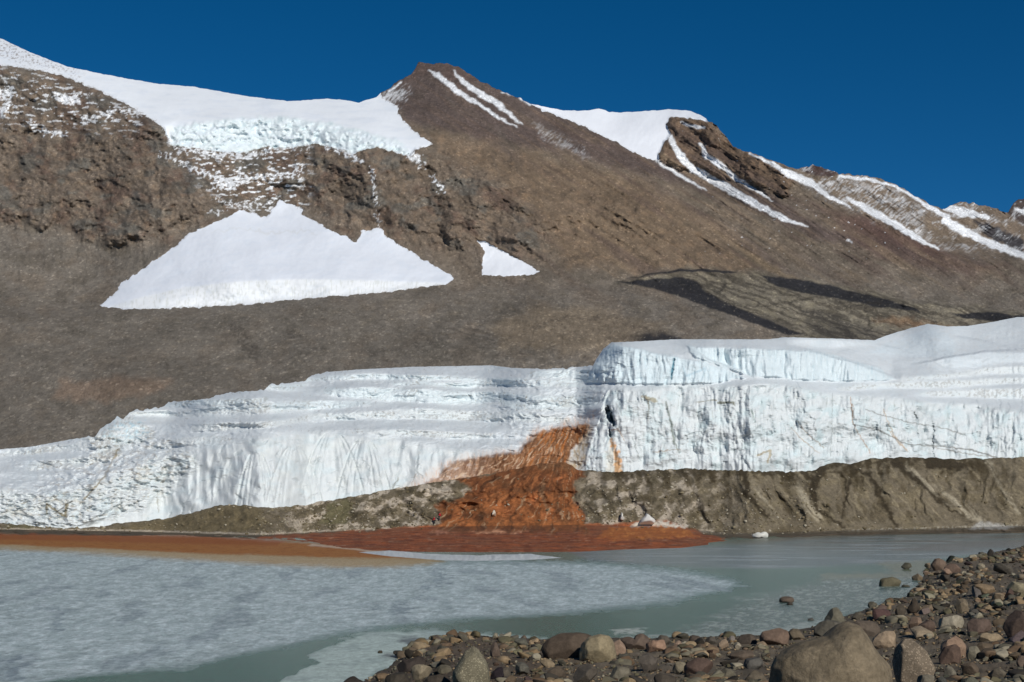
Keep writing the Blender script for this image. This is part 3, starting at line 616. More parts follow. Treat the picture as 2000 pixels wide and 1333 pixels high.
LH += 0.003 * sstep(-2, 6, Vh - cr3) * np.exp(-np.clip(Vh - cr3, 0, 999) / 12) * sstep(1485, 1530, Uh) * (1 - sstep(1780, 1810, Uh))
# low rounded knolls on the right hill
for (cu, cv, ru, rv, a) in ((1230, 655, 190, 45, 0.02), (1500, 590, 230, 40, 0.03), (1050, 700, 150, 30, 0.012), (240, 750, 160, 30, 0.01)):
    LH -= a * np.exp(-((Uh - cu) / ru) ** 2 - ((Vh - cv) / rv) ** 2)
Yh = np.exp(LH)
# colour
hc = np.zeros(Vh.shape + (3,)); hc[:] = s2l((118, 110, 99))
h1 = fbm(Uh / 70, Vh / 40, 5, 350); h2 = fbm(Uh / 18, Vh / 12, 5, 351); h3 = fbm(Uh / 5, Vh / 4, 3, 352)
put(hc, (1 - sstep(480, 600, Vh)) * sstep(500, 900, Uh) * 0.6, (120, 104, 86))
put(hc, sstep(0.0, 0.3, h1) * 0.45, (112, 98, 82)); put(hc, sstep(0.05, 0.35, -h1) * 0.5, (92, 84, 72))
put(hc, np.clip(cliffL, 0, 1) * 0.7, (120, 104, 88))
put(hc, cliffL * sstep(0.0, 0.3, h1 + 0.4 * h2) * 0.6, (98, 74, 64)); put(hc, cliffL * sstep(0.05, 0.3, h2) * 0.45, (134, 112, 88))
put(hc, cliffL * sstep(0.08, 0.3, fbm(Uh / 60, Vh / 40, 5, 355)) * 0.7, (100, 100, 94))
strat = fbm((Uh + 0.55 * Vh + cw) / 70, (Vh - 0.55 * Uh + 1.5 * cw) / 5.5, 4, 358)
put(hc, np.clip(cliffL + cliffR, 0, 1) * sstep(0.1, 0.35, strat) * 0.45, (80, 70, 62)); put(hc, np.clip(cliffL + cliffR, 0, 1) * sstep(0.12, 0.4, -strat) * 0.4, (150, 132, 110))
put(hc, cliffR * 0.8, (124, 98, 74)); put(hc, cliffR * sstep(0.0, 0.3, h2) * 0.5, (98, 78, 62))
pk = polymask(Uh, Vh, [(735, 190), (812, 110), (900, 110), (1016, 186), (1130, 243), (1265, 312), (1400, 350), (1520, 385), (1600, 440), (1800, 480), (1830, 500), (1600, 470), (1450, 400), (1300, 350), (1100, 300), (900, 262), (800, 240), (778, 215)], 10, 6, 40, 360)
put(hc, pk * 0.85, (92, 78, 74)); put(hc, pk * sstep(0, 0.3, gr2) * 0.4, (104, 84, 72))
put(hc, polymask(Uh, Vh, [(1590, 400), (1680, 420), (1860, 500), (1960, 520), (1900, 540), (1700, 500)], 12, 6, 30, 361) * 0.6, (98, 74, 66))
put(hc, polymask(Uh, Vh, [(812, 118), (890, 120), (940, 158), (900, 165), (850, 140), (815, 150), (790, 165)], 5, 5, 15, 362) * 0.6, (104, 84, 76))
tanb = polymask(Uh, Vh, [(790, 250), (1000, 285), (1250, 350), (1330, 400), (1400, 450), (1500, 520), (1450, 545), (1100, 520), (1060, 440), (950, 340), (850, 290)], 20, 12, 50, 363)
put(hc, tanb * 0.6, (120, 98, 74)); put(hc, tanb * sstep(0.05, 0.35, h2) * 0.4, (140, 114, 86))
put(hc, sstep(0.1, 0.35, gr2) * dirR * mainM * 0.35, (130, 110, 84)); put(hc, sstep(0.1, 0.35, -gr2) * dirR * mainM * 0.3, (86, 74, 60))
for p in ([(1300, 380, 3), (1380, 430, 6), (1480, 510, 8), (1560, 550, 5)],):
    put(hc, linemask(Uh, Vh, p, 4, 5, 5, 30, 365) * 0.6, (132, 112, 84))
for p in ([(1290, 390, 2), (1340, 430, 5), (1420, 480, 6), (1510, 545, 4)],):
    put(hc, linemask(Uh, Vh, p, 4, 4, 5, 30, 366) * 0.5, (82, 74, 62))
oc = ridged((Uh + cw) / 40, (Vh - 0.5 * Uh) / 26, 5, 353, 0.6)
ocm = np.clip(cliffL * 0.8 + cliffR + sstep(0.05, 0.3, h1) * sstep(600, 800, Uh) * mainM * 0.8, 0, 1)
put(hc, ocm * sstep(0.42, 0.75, oc) * 0.6, (72, 64, 56)); put(hc, ocm * sstep(0.15, 0.45, -oc) * 0.45, (146, 126, 104))
put(hc, sstep(0.15, 0.4, fbm(Uh / 26, Vh / 9, 5, 354)) * (1 - mainM) * 0.35, (84, 78, 72)); put(hc, sstep(0.15, 0.4, fbm((Uh + Vh) / 30, (Vh - .3 * Uh) / 10, 5, 356)) * (1 - mainM) * 0.35, (132, 118, 98))
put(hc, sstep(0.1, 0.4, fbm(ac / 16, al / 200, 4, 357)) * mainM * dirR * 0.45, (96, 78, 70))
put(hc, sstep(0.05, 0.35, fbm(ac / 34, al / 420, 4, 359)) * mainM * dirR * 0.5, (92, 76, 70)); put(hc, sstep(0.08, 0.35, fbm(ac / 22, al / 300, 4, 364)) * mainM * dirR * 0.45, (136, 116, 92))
put(hc, sstep(0.1, 0.35, fbm((Uh - 0.4 * Vh) / 24, Vh / 110, 4, 387)) * mainM * (1 - dirR) * (1 - cliffL) * 0.35, (96, 88, 80))
# pale sandy knoll, its thin strata and near-black bands
sand = polymask(Uh, Vh, [(1205, 552), (1330, 526), (1480, 534), (1640, 560), (1800, 590), (2000, 612), (2300, 650), (2200, 700), (1500, 700), (1560, 650), (1400, 590), (1330, 560)], 10, 8, 40, 370)
put(hc, sand * 0.8, (128, 120, 102)); put(hc, sand * sstep(0.0, 0.3, h2) * 0.4, (142, 132, 106))
rl_ = Uh * 0.94 + Vh * 0.34; rt_ = -Uh * 0.34 + Vh * 0.94 + 10 * fbm(Uh / 60, Vh / 40, 3, 367)
bed = ridged(rl_ / 130, rt_ / 13, 4, 368, 0.6)
hillP = polymask(Uh, Vh, [(980, 690), (850, 700), (860, 640), (1050, 600), (1180, 605), (1300, 640), (1240, 665)], 25, 10, 35, 369)
put(hc, np.clip(sand + 0.7 * hillP, 0, 1) * sstep(0.38, 0.62, bed) * 0.7, (70, 64, 56)); put(hc, sand * sstep(0.1, 0.4, -bed) * 0.5, (152, 142, 118))
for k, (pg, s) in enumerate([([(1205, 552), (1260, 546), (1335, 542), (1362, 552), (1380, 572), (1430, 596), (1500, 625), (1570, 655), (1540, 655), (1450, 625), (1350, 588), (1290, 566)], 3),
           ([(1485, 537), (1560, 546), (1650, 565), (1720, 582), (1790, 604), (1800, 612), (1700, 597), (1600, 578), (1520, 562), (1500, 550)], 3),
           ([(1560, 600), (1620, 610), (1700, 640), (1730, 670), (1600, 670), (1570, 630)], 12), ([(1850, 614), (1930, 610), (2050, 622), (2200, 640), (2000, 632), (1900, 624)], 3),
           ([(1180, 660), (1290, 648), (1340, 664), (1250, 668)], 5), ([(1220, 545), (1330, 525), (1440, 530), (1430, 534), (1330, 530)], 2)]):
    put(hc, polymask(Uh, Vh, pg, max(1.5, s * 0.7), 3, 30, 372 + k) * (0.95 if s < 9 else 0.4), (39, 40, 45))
for k, p in enumerate([[(1370, 560, 2), (1400, 570, 2), (1440, 545, 1.5)], [(1530, 590, 1), (1600, 580, 2), (1660, 600, 2), (1720, 590, 2)], [(1690, 600, 2), (1700, 640, 3)], [(1400, 590, 1.5), (1480, 600, 1.5), (1560, 590, 1.5)], [(1800, 610, 2), (1840, 640, 4)]]):
    put(hc, linemask(Uh, Vh, p, 2, 2, 4, 14, 380 + k) * 0.6, (58, 54, 48))
put(hc, polymask(Uh, Vh, [(1700, 625), (1760, 618), (1860, 640), (1900, 650), (1780, 640)], 8, 6, 16, 386) * 0.5, (140, 104, 70))
# mid hill patches
put(hc, polymask(Uh, Vh, [(980, 680), (960, 640), (1050, 600), (1180, 605), (1300, 640), (1240, 660), (1180, 690)], 15, 10, 35, 390) * 0.7, (134, 118, 96))
put(hc, polymask(Uh, Vh, [(100, 780), (120, 745), (250, 735), (340, 745), (320, 765), (200, 785)], 10, 8, 25, 391) * 0.8, (138, 112, 90))
for k, p in enumerate([[(460, 640, 8), (480, 665, 12), (500, 690, 9)], [(320, 700, 5), (328, 725, 4)], [(1045, 640, 2), (1100, 622, 2.5), (1200, 620, 2), (1300, 655, 2)], [(720, 690, 4), (830, 670, 5), (860, 680, 4)], [(570, 650, 6), (585, 655, 4)]]):
    put(hc, linemask(Uh, Vh, p, 3, 5, 7, 18, 392 + k) * 0.8 * sstep(-0.3, 0.1, fbm(Uh / 7, Vh / 5, 3, 399)), (74, 66, 58))
put(hc, polymask(Uh, Vh, [(430, 560), (190, 600), (100, 640), (-500, 700), (-500, 900), (700, 900), (1100, 730), (700, 600)], 30, 20, 60, 398) * 0.35, (104, 98, 88))
put(hc, sstep(0.36, 0.5, h3) * hill * 0.5, (150, 140, 122)); put(hc, sstep(0.36, 0.5, -h3) * 0.4, (66, 60, 54))
# far ridges
far = np.clip(rB + rC, 0, 1) * (1 - sstep(480, 505, Vh))
put(hc, far * 0.7, (128, 112, 94))
put(hc, polymask(Uh, Vh, [(1560, 330), (1590, 318), (1640, 335), (1625, 346), (1590, 344)], 3, 3, 8, 400) * 0.9, (76, 58, 56))
put(hc, rD * 0.9, (70, 60, 58))
put(hc, polymask(Uh, Vh, [(1640, 425), (1700, 428), (1830, 480), (1870, 505), (1800, 490), (1700, 460)], 8, 5, 20, 402) * 0.5, (96, 70, 62))
put(hc, polymask(Uh, Vh, [(1900, 430), (1950, 445), (2000, 470), (2000, 495), (1940, 470)], 4, 5, 14, 403) * 0.9, (58, 58, 64))
# snow lying on the rock: couloirs, ledges, dusting
sn = np.zeros(Vh.shape)
cou = [[(838, 138, 3), (862, 152, 7), (895, 180, 7), (940, 208, 5), (985, 236, 3), (1010, 250, 1)], [(885, 140, 2), (905, 160, 6), (935, 182, 8), (975, 205, 8), (1005, 232, 3), (1020, 245, 1)], [(980, 180, 2), (1010, 188, 2), (1035, 205, 3)],
       [(1308, 268, 5), (1325, 300, 8), (1352, 330, 8), (1400, 356, 9), (1450, 385, 9), (1500, 412, 7), (1545, 434, 4), (1578, 444, 1)], [(1366, 280, 3), (1380, 305, 6), (1410, 325, 6), (1440, 350, 5), (1480, 375, 3), (1510, 393, 1)],
       [(1283, 315, 3), (1320, 338, 4), (1380, 372, 1)], [(1330, 240, 2), (1350, 247, 3), (1378, 250, 2)], [(1465, 300, 2), (1500, 316, 4), (1540, 340, 7), (1580, 355, 9), (1620, 385, 5), (1660, 405, 2)],
       [(1656, 388, 4), (1700, 412, 8), (1745, 436, 8), (1790, 465, 6), (1835, 488, 2)], [(1845, 430, 8), (1880, 450, 9), (1930, 475, 9), (1985, 495, 8), (2060, 520, 4)], [(1845, 405, 6), (1880, 415, 12), (1930, 425, 4)], [(1640, 345, 4), (1700, 352, 4), (1750, 365, 3), (1800, 395, 4), (1850, 425, 6)],
       [(1850, 440, 2), (1875, 455, 2)], [(1985, 410, 4), (2030, 420, 10), (2100, 440, 10)], [(760, 178, 3), (785, 160, 2)], [(745, 195, 4), (775, 180, 1)], [(1655, 470, 2), (1665, 475, 1)], [(1300, 215, 4), (1360, 222, 5), (1382, 236, 3)]]
cou = [[(p_[0], p_[1], (p_[2] if len(p_) > 2 else 3) * (0.72 if k_ < 3 else 0.85)) for p_ in c_] for k_, c_ in enumerate(cou)]
for k, p in enumerate(cou): sn = np.maximum(sn, linemask(Uh, Vh, p, 3, 1.8, 2.2, 15, 410 + k) * (0.82 + 0.18 * sstep(-0.4, -0.05, fbm(Uh / 8, Vh / 5, 4, 520 + k))))
led = [[(310, 300, 1.5), (340, 312, 3), (375, 328, 3), (415, 345, 5), (440, 355, 7), (500, 347, 5), (560, 342, 3), (592, 328, 2)], [(445, 360, 8), (470, 352, 6), (410, 370, 2)], [(465, 310, 4), (500, 300, 4), (545, 290, 2), (600, 285, 3)], [(340, 292, 3), (420, 300, 3), (470, 305, 3)],
       [(560, 345, 3), (590, 340, 1)], [(420, 388, 1), (455, 400, 1.6), (500, 410, 1.4)], [(472, 395, 1.4), (520, 400, 1.6), (545, 385, 1)], [(640, 287, 3), (680, 300, 5), (705, 318, 3)], [(800, 300, 6), (820, 315, 7), (822, 325, 2)], [(843, 345, 3), (858, 360, 3), (862, 372, 4)], [(727, 330, 1.2), (730, 365, 1.8), (733, 400, 1), (742, 445, 1)],
       [(425, 300, 1), (425, 318, 2)], [(408, 412, 1), (440, 418, 1.6)], [(0, 185, 8), (25, 178, 6), (5, 220, 5)], [(110, 190, 6), (145, 198, 8), (150, 185, 4)], [(165, 235, 5), (200, 225, 5), (235, 215, 4), (275, 225, 3)], [(55, 240, 3), (75, 255, 5), (130, 265, 3)], [(325, 250, 3), (330, 275, 3), (350, 290, 2)]]
for k, p in enumerate(led): sn = np.maximum(sn, linemask(Uh, Vh, p, 3, 2, 7, 9, 440 + k) * sstep(-0.32, -0.05, fbm(Uh / 10, Vh / 5, 3, 470)))
dz = polymask(Uh, Vh, [(0, 130), (130, 150), (290, 225), (270, 260), (160, 250), (0, 240)], 20, 8, 20, 475) * 0.8 + polymask(Uh, Vh, [(360, 290), (600, 290), (600, 420), (480, 420), (400, 370)], 20, 8, 20, 476)
sn = np.maximum(sn, dz * sstep(0.16, 0.28, fbm(Uh / 20, Vh / 6, 5, 477)))
dust = far * 0.8 * sstep(0.0, 0.35, fbm(Uh / 30, Vh / 18, 4, 478) + 0.1) + polymask(Uh, Vh, [(1560, 345), (1660, 350), (1740, 370), (1800, 410), (1800, 460), (1700, 420), (1600, 380)], 15, 8, 20, 479) * 0.7
dust += polymask(Uh, Vh, [(735, 195), (760, 175), (800, 165), (800, 185), (775, 215)], 8, 6, 12, 480) + 0.5 * polymask(Uh, Vh, [(1040, 240), (1140, 290), (1150, 310), (1060, 270)], 8, 8, 12, 481)
dust += polymask(Uh, Vh, [(0, 75), (130, 125), (250, 160), (220, 185), (100, 150), (0, 130)], 8, 5, 20, 482) * 0
sn = np.maximum(sn, np.clip(dust, 0, 1) * 0.62 * sstep(-0.25, 0.35, fbm((Uh + Vh) / 5, Vh / 9, 4, 484) + 0.6 * fbm(Uh / 40, Vh / 20, 3, 486)))
sn = np.maximum(sn, sstep(0.5, 0.56, fbm(Uh / 9, Vh / 5, 4, 485)) * (1 - sstep(480, 520, Vh)) * sstep(1200, 1700, Uh))
put(hc, sn, (226, 230, 234))
hc *= (1 + 0.10 * h2 + 0.12 * h3)[..., None]
hc = hc * 0.84 + 0.16 * hc.mean(-1, keepdims=True) * np.array([1.02, 1.0, 0.97])
hc = np.clip(hc, 0.01, 0.86)
Ph = to_xyz(Uh, Vh, Yh)
back = []
for k in range(1, 6):
    r = Ph[-1].copy(); r[:, 1] += 120 * k; r[:, 2] -= 60 * k; back.append(r)
Pf = np.concatenate([Ph, np.array(back)], 0); hcf = np.concatenate([hc, np.repeat(hc[-1:], 5, 0)], 0)
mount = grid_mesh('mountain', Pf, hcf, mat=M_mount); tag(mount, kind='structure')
print('mountain Y', Yh[0].min(), Yh[-1].min(), Yh[-1].max())

rib = 2.4 * fbm((Uh + 0.5 * Vh) / 34, Vh / 30, 4, 488) + 0.7 * fbm(Uh / 9, Vh / 5, 3, 489)
def overlay(name, mask, thick, rgb_fn, label, cat, group=None):
    """a body of snow or ice lying on the slope, with real thickness, edges buried in the rock"""
    off = (sstep(0.15, 0.9, mask) * thick - 1.2)
    Yo = Yh - off - rib * mask
    edge = 1 - sstep(0.35, 0.95, mask)
    c = np.zeros(Vh.shape + (3,)); rgb_fn(c)
    put(c, edge * sstep(-0.1, 0.25, fbm(Uh / 6, Vh / 4, 4, 487)) * 0.8, (120, 108, 94))
    o = grid_mesh(name, to_xyz(Uh, Vh, Yo), np.clip(c, 0, 0.88), mat=M_snow, keep=mask > 0.12)
    return tag(o, label, cat, group)
def c_hang(c):
    c[:] = s2l((226, 231, 236)); put(c, iceCliff * 0.7, (214, 226, 228)); put(c, iceCliff * sstep(0.0, 0.35, fbm(Uh / 14, Vh / 9, 4, 490)) * 0.5, (190, 210, 214))
    rid = linemask(Uh, Vh, [(-300, 60, 20), (0, 92, 16), (60, 116, 12), (130, 135, 6), (160, 150, 3)], 8, 10, 5, 20, 491)
    put(c, rid * sstep(0.05, 0.25, fbm(Uh / 5, Vh / 3, 4, 492)) * 0.75, (128, 114, 104))
    put(c, linemask(Uh, Vh, [(-300, 90, 6), (0, 130, 4), (100, 150, 4), (200, 185, 4), (300, 238, 3)], 4, 6, 5, 14, 493) * sstep(-0.05, 0.2, fbm(Uh / 5, Vh / 3, 4, 494)) * 0.7, (126, 110, 96))
    put(c, sstep(0.0, 0.3, fbm(Uh / 50, Vh / 9, 4, 495)) * 0.4, (210, 218, 228))
def c_fan(c):
    c[:] = s2l((226, 230, 236)); put(c, sstep(0.0, 0.3, fbm((Uh + Vh) / 30, Vh / 12, 4, 496)) * 0.5, (212, 220, 230)); put(c, fanLip * sstep(0.1, 0.3, fbm(Uh / 3, Vh / 20, 3, 497)) * 0.45, (176, 180, 172))
    put(c, (1 - fanLip) * 0.5, (212, 219, 229)); put(c, fanLip * 0.3, (228, 230, 224))  # bluish shade on the upper fan and lit lip, painted into the snow
    put(c, linemask(Uh, Vh, [(410, 455, 0.6), (470, 445, 1), (520, 455, 1.2), (600, 450, 1), (620, 460, 0.6)], 1, 2, 4, 14, 498) * 0.35, (196, 196, 190))
def c_plain(c): c[:] = s2l((228, 232, 238))
overlay('hanging_glacier', snowTop, 6.0, c_hang, 'white ice cap with a blue-tinted broken edge hanging over the brown cliffs on the left', 'glacier')
overlay('snow_fan', fan, 3.5, c_fan, 'large white fan of snow and ice banked at the foot of the rock cliffs', 'snow fan')
overlay('snow_fan', fan2, 2.5, c_plain, 'small triangular patch of snow lying to the right of the large snow fan', 'snow patch')
overlay('snowfield', snowB, 3.0, c_plain, 'smooth white snowfield on the ridge between the dark peak and the rocky buttress', 'snowfield')

# ------------------------------------------------------------------ valley floor under everything
g = bpy.data.meshes.new('valley_floor')
g.from_pydata([(-15000, -9000, -6), (15000, -9000, -6), (15000, 20000, -6), (-15000, 20000, -6)], [], [(0, 1, 2, 3)])
M_floor, nt, b = new_mat('valley_floor'); tcn = nd(nt, 'ShaderNodeTexCoord'); nn = noise_node(nt, tcn.outputs['Object'], 0.05, 8)
rp = nd(nt, 'ShaderNodeValToRGB'); rp.color_ramp.elements[0].color = (0.08, 0.065, 0.05, 1); rp.color_ramp.elements[1].color = (0.15, 0.125, 0.095, 1)
nt.links.new(nn.outputs[0], rp.inputs[0]); nt.links.new(rp.outputs[0], b.inputs['Base Color']); b.inputs['Roughness'].default_value = 0.95
g.materials.append(M_floor); go = bpy.data.objects.new('valley_floor', g); scene.collection.objects.link(go); tag(go, kind='structure')

# ------------------------------------------------------------------ the lake
vv = np.concatenate([[1020, 1026], np.arange(1029, 1110, 1.0), np.arange(1110, 1345, 1.8), np.arange(1345, 2200, 12)])[::-1]
ul = cols(-700, 2700, 2.4)
Ul, Vl = np.meshgrid(ul, vv)
Yl = HC * F / (Vl - VH)
Xl = (Ul - 1000) / F * Yl
lc = np.zeros(Ul.shape + (3,))
l1 = fbm(Xl / 9, Yl / 14, 5, 500); l2 = fbm(Xl / 1.6, Yl / 3.0, 5, 501); l3 = fbm(Xl / 0.45, Yl / 0.9, 4, 502); l4 = fbm(Xl / 3.2 + Yl / 20, Yl / 22, 4, 503)
lc[:] = s2l((50, 92, 80))                                      # open teal water
put(lc, sstep(0.0, 0.3, l1) * 0.5, (66, 106, 94))
l5 = fbm(Xl / 1.0, Yl / 1.9, 6, 506, 0.6)
wu = Ul + 40 * l1 + 40 * l2; wv = Vl + 6 * l1 + 5 * l2 + 7 * l5
ice = polymask(wu, wv, [(-900, 1060), (0, 1068), (400, 1082), (700, 1096), (900, 1098), (1050, 1099), (1150, 1101), (1250, 1108), (1350, 1120), (1430, 1136), (1440, 1143), (1400, 1158), (1330, 1172), (1200, 1187), (1000, 1201), (800, 1218), (640, 1242), (500, 1270), (350, 1298), (200, 1318), (0, 1346), (-300, 1400), (-900, 1530)], 11)
put(lc, ice * 0.93, (172, 186, 187))
put(lc, ice * sstep(-0.05, 0.35, l2) * 0.5, (192, 205, 207)); put(lc, ice * sstep(0.0, 0.35, -l2 - 0.4 * l1) * 0.4, (148, 160, 160))
put(lc, ice * sstep(0.1, 0.4, l3) * 0.5, (204, 214, 216)); put(lc, ice * sstep(0.1, 0.4, -l3) * 0.35, (138, 150, 150))
put(lc, ice * sstep(0.05, 0.3, l5) * 0.5, (208, 219, 221)); put(lc, ice * sstep(0.08, 0.35, -l5) * 0.4, (134, 146, 148))
put(lc, ice * sstep(0.12, 0.34, l4) * 0.4, (112, 124, 132))
for k, p in enumerate([[(860, 1118, 8), (835, 1150, 6), (818, 1172, 4)], [(760, 1192, 8), (780, 1182, 5)], [(110, 1195, 5), (125, 1225, 9)], [(40, 1285, 8), (20, 1320, 12)], [(130, 1190, 1), (60, 1185, 2)], [(215, 1155, 4), (170, 1170, 2), (130, 1185, 1)], [(310, 1120, 1), (390, 1129, 3)], [(700, 1185, 4), (730, 1182, 2)]]):
    put(lc, linemask(wu, wv, p, 4, 4, 4, 14, 510 + k) * 0.45, (106, 120, 130))
# thin smooth ice next to the cobble spit, its pale reflection painted in
pale = polymask(wu, wv, [(520, 1370), (570, 1315), (625, 1272), (700, 1243), (760, 1234), (860, 1232), (960, 1238), (1060, 1246), (1060, 1256), (900, 1250), (850, 1252), (800, 1268), (790, 1285), (765, 1310), (700, 1360)], 4)
put(lc, pale * 0.85, (184, 198, 192)); put(lc, pale * sstep(0.0, 0.3, l2) * 0.35, (124, 138, 138))
put(lc, polymask(wu, wv, [(770, 1246), (850, 1244), (820, 1256), (790, 1262)], 5) * 0.8, (84, 88, 92))
put(lc, polymask(wu, wv, [(740, 1275), (780, 1274), (800, 1290), (770, 1292)], 5) * 0.7, (86, 88, 90))
# rippled water on the right, its sparkle painted as pale flecks
ripples = polymask(wu, wv, [(1300, 1245), (1420, 1190), (1500, 1165), (1620, 1130), (1760, 1120), (1830, 1120), (1830, 1170), (1700, 1190), (1640, 1210), (1560, 1235), (1450, 1250)], 16)
put(lc, ripples * 0.6, (104, 116, 112)); put(lc, ripples * sstep(0.02, 0.25, l3 + 0.5 * l2) * 0.55, (156, 166, 160)); put(lc, ripples * sstep(0.05, 0.3, -l3) * 0.5, (78, 96, 96))
put(lc, polymask(wu, wv, [(1190, 1234), (1230, 1227), (1265, 1229), (1240, 1234), (1180, 1238)], 2) * 0.9, (160, 170, 162))
put(lc, polymask(wu, wv, [(1060, 1252), (1300, 1246), (1500, 1246), (1600, 1232), (1660, 1205), (1560, 1220), (1440, 1236), (1250, 1240)], 5) * 0.7, (152, 162, 156))
# far right: grey-blue ice with mud streaks
fr = polymask(Ul, Vl + 3 * l1, [(1100, 1074), (1430, 1064), (1560, 1048), (2800, 1020), (2800, 1095), (1900, 1085), (1750, 1100), (1500, 1112), (1300, 1104), (1150, 1096)], 5)
put(lc, fr * 0.75, (80, 94, 102)); put(lc, fr * sstep(0.0, 0.25, fbm(Xl / 14, Yl / 5, 4, 520)) * 0.7, (122, 132, 138))
put(lc, fr * sstep(0.05, 0.3, fbm(Xl / 18 + Yl / 30, Yl / 7, 4, 521)) * sstep(1480, 1600, Ul) * (1 - sstep(1070, 1090, Vl)) * 0.9, (62, 60, 60))
put(lc, polymask(wu, Vl, [(1770, 1069), (1900, 1060), (2100, 1052), (2700, 1040), (2700, 1060), (2000, 1068), (1850, 1074)], 3) * 0.7, (66, 64, 64))
put(lc, polymask(wu, wv, [(1720, 1100), (1800, 1094), (1830, 1098), (1830, 1128), (1760, 1132), (1600, 1132), (1620, 1122), (1740, 1118)], 5) * 0.6, (118, 114, 88))
put(lc, polymask(wu, Vl, [(1380, 1062), (1480, 1052), (1700, 1040), (1700, 1046), (1560, 1054), (1460, 1064)], 3) * 0.6, (86, 80, 68))
# orange seep on the ice
oz = polymask(Ul + 20 * l2, Vl + 4 * l2 + 4 * l1 + 2.5 * l3, [(-900, 1030), (0, 1040), (400, 1048), (600, 1060), (700, 1070), (830, 1084), (870, 1096), (800, 1106), (660, 1110), (480, 1101), (250, 1086), (0, 1073), (-900, 1062)], 7)
put(lc, oz * 0.85, (170, 146, 108))
oz2 = polymask(Ul + 20 * l2, Vl + 4 * l2 + 3 * l1 + 2 * l3, [(-900, 1030), (0, 1040), (400, 1048), (600, 1060), (700, 1069), (800, 1082), (845, 1091), (700, 1090), (540, 1086), (400, 1082), (200, 1072), (0, 1064), (-900, 1052)], 3)
put(lc, oz2 * 0.9, (152, 98, 46)); put(lc, oz2 * sstep(0.0, 0.3, l2) * 0.5, (128, 72, 34))
put(lc, polymask(Ul, Vl + 2 * l2, [(-900, 1030), (0, 1040), (400, 1046), (560, 1056), (540, 1066), (350, 1062), (0, 1054), (-900, 1048)], 3) * 0.7, (136, 76, 40))
put(lc, polymask(Ul, Vl + 1.5 * l2, [(610, 1063), (690, 1071), (770, 1082), (760, 1084), (690, 1074), (600, 1066)], 1.5) * 0.6, (196, 186, 170))
wet = np.clip(1 - ice - oz - pale * 0.6, 0, 1)
rgh = 0.62 - 0.40 * wet
M_lake, nt, b = new_mat('lake_ice_and_water')
a = nd(nt, 'ShaderNodeAttribute', attribute_name='col'); a2 = nd(nt, 'ShaderNodeAttribute', attribute_name='rgh')
tcn = nd(nt, 'ShaderNodeTexCoord')
mpn = nd(nt, 'ShaderNodeMapping'); mpn.inputs['Scale'].default_value = (1.0, 0.6, 1); nt.links.new(tcn.outputs['Object'], mpn.inputs[0])
nn = noise_node(nt, mpn.outputs[0], 2.6, 10, 0.85); mr = maprange(nt, nn.outputs[0], 0.38, 0.62, 0.66, 1.34)
mx = nd(nt, 'ShaderNodeVectorMath', operation='SCALE'); nt.links.new(a.outputs['Color'], mx.inputs[0]); nt.links.new(mr.outputs[0], mx.inputs['Scale'])
nt.links.new(mx.outputs[0], b.inputs['Base Color']); nt.links.new(a2.outputs['Fac'], b.inputs['Roughness'])
b.inputs['Specular IOR Level'].default_value = 0.5
b.inputs['IOR'].default_value = 1.11
bp = nd(nt, 'ShaderNodeBump'); bp.inputs['Strength'].default_value = 0.6; bp.inputs['Distance'].default_value = 0.06
nt.links.new(nn.outputs[0], bp.inputs['Height']); nt.links.new(bp.outputs[0], b.inputs['Normal'])
Zl = 0.05 * ice * (l2 + 0.5 * l3) - 0.0
Pl = np.stack([Xl, Yl, Zl], -1)
lake = grid_mesh('lake', Pl, np.clip(lc, 0.01, 0.8), {'rgh': rgh}, mat=M_lake); tag(lake, kind='structure')

# ------------------------------------------------------------------ near shore ground
vsh = line([(560, 1420), (640, 1380), (690, 1340), (730, 1318), (762, 1300), (790, 1273), (815, 1255), (860, 1244), (930, 1240), (1040, 1248), (1300, 1245), (1500, 1240), (1580, 1226), (1640, 1205), (1700, 1187), (1755, 1172), (1788, 1152), (1800, 1128), (1814, 1104), (1865, 1092), (1925, 1081), (2000, 1067), (2200, 1056), (2900, 1048)])
_su = np.concatenate([np.arange(560, 2900, 12.0)]); _sp = np.stack([_su * 0.45, vsh(_su)], -1)
def shore_s(u, v):
    u = np.asarray(u, float); v = np.asarray(v, float); sh = u.shape; x = u.ravel() * 0.45; y = v.ravel(); out = np.empty(len(x))
    for i in range(0, len(x), 20000):
        d = np.full(len(x[i:i + 20000]), 1e9); xx = x[i:i + 20000]; yy = y[i:i + 20000]
        for k in range(len(_sp) - 1):
            ax, ay = _sp[k]; ex, ey = _sp[k + 1] - _sp[k]
            t_ = np.clip(((xx - ax) * ex + (yy - ay) * ey) / (ex * ex + ey * ey), 0, 1)
            d = np.minimum(d, (xx - ax - t_ * ex) ** 2 + (yy - ay - t_ * ey) ** 2)
        out[i:i + 20000] = np.sqrt(d)
    return out.reshape(sh) * np.where(v > vsh(u), 1, -1)
def shore_z(u, v):
    s = shore_s(u, v)
    return np.where(s < 0, np.maximum(s * 0.03, -0.6), 4.3 * (1 - np.exp(-np.maximum(s, 0) / 210.0)))
def ground(u, v):
    z = float(shore_z(np.array([float(u)]), np.array([float(v)]))[0]) if v > float(vsh(float(u))) else 0.0
    Y = (HC - z) * F / (v - VH)
    return ((u - 1000) / F * Y, Y, z)
us = cols(540, 2800, 2.6)
sv = np.concatenate([np.arange(1036, 1110, 1.2), np.arange(1110, 1350, 2.2), np.arange(1352, 2000, 22)])[::-1]
Us, Vs = np.meshgrid(us, sv)
Ssh = shore_s(Us, Vs) + 4 * fbm(Us / 30, Vs / 12, 4, 530)
Zs = np.where(Ssh < 0, np.maximum(Ssh * 0.03, -0.6), 4.3 * (1 - np.exp(-np.maximum(Ssh, 0) / 210.0))) - 0.02
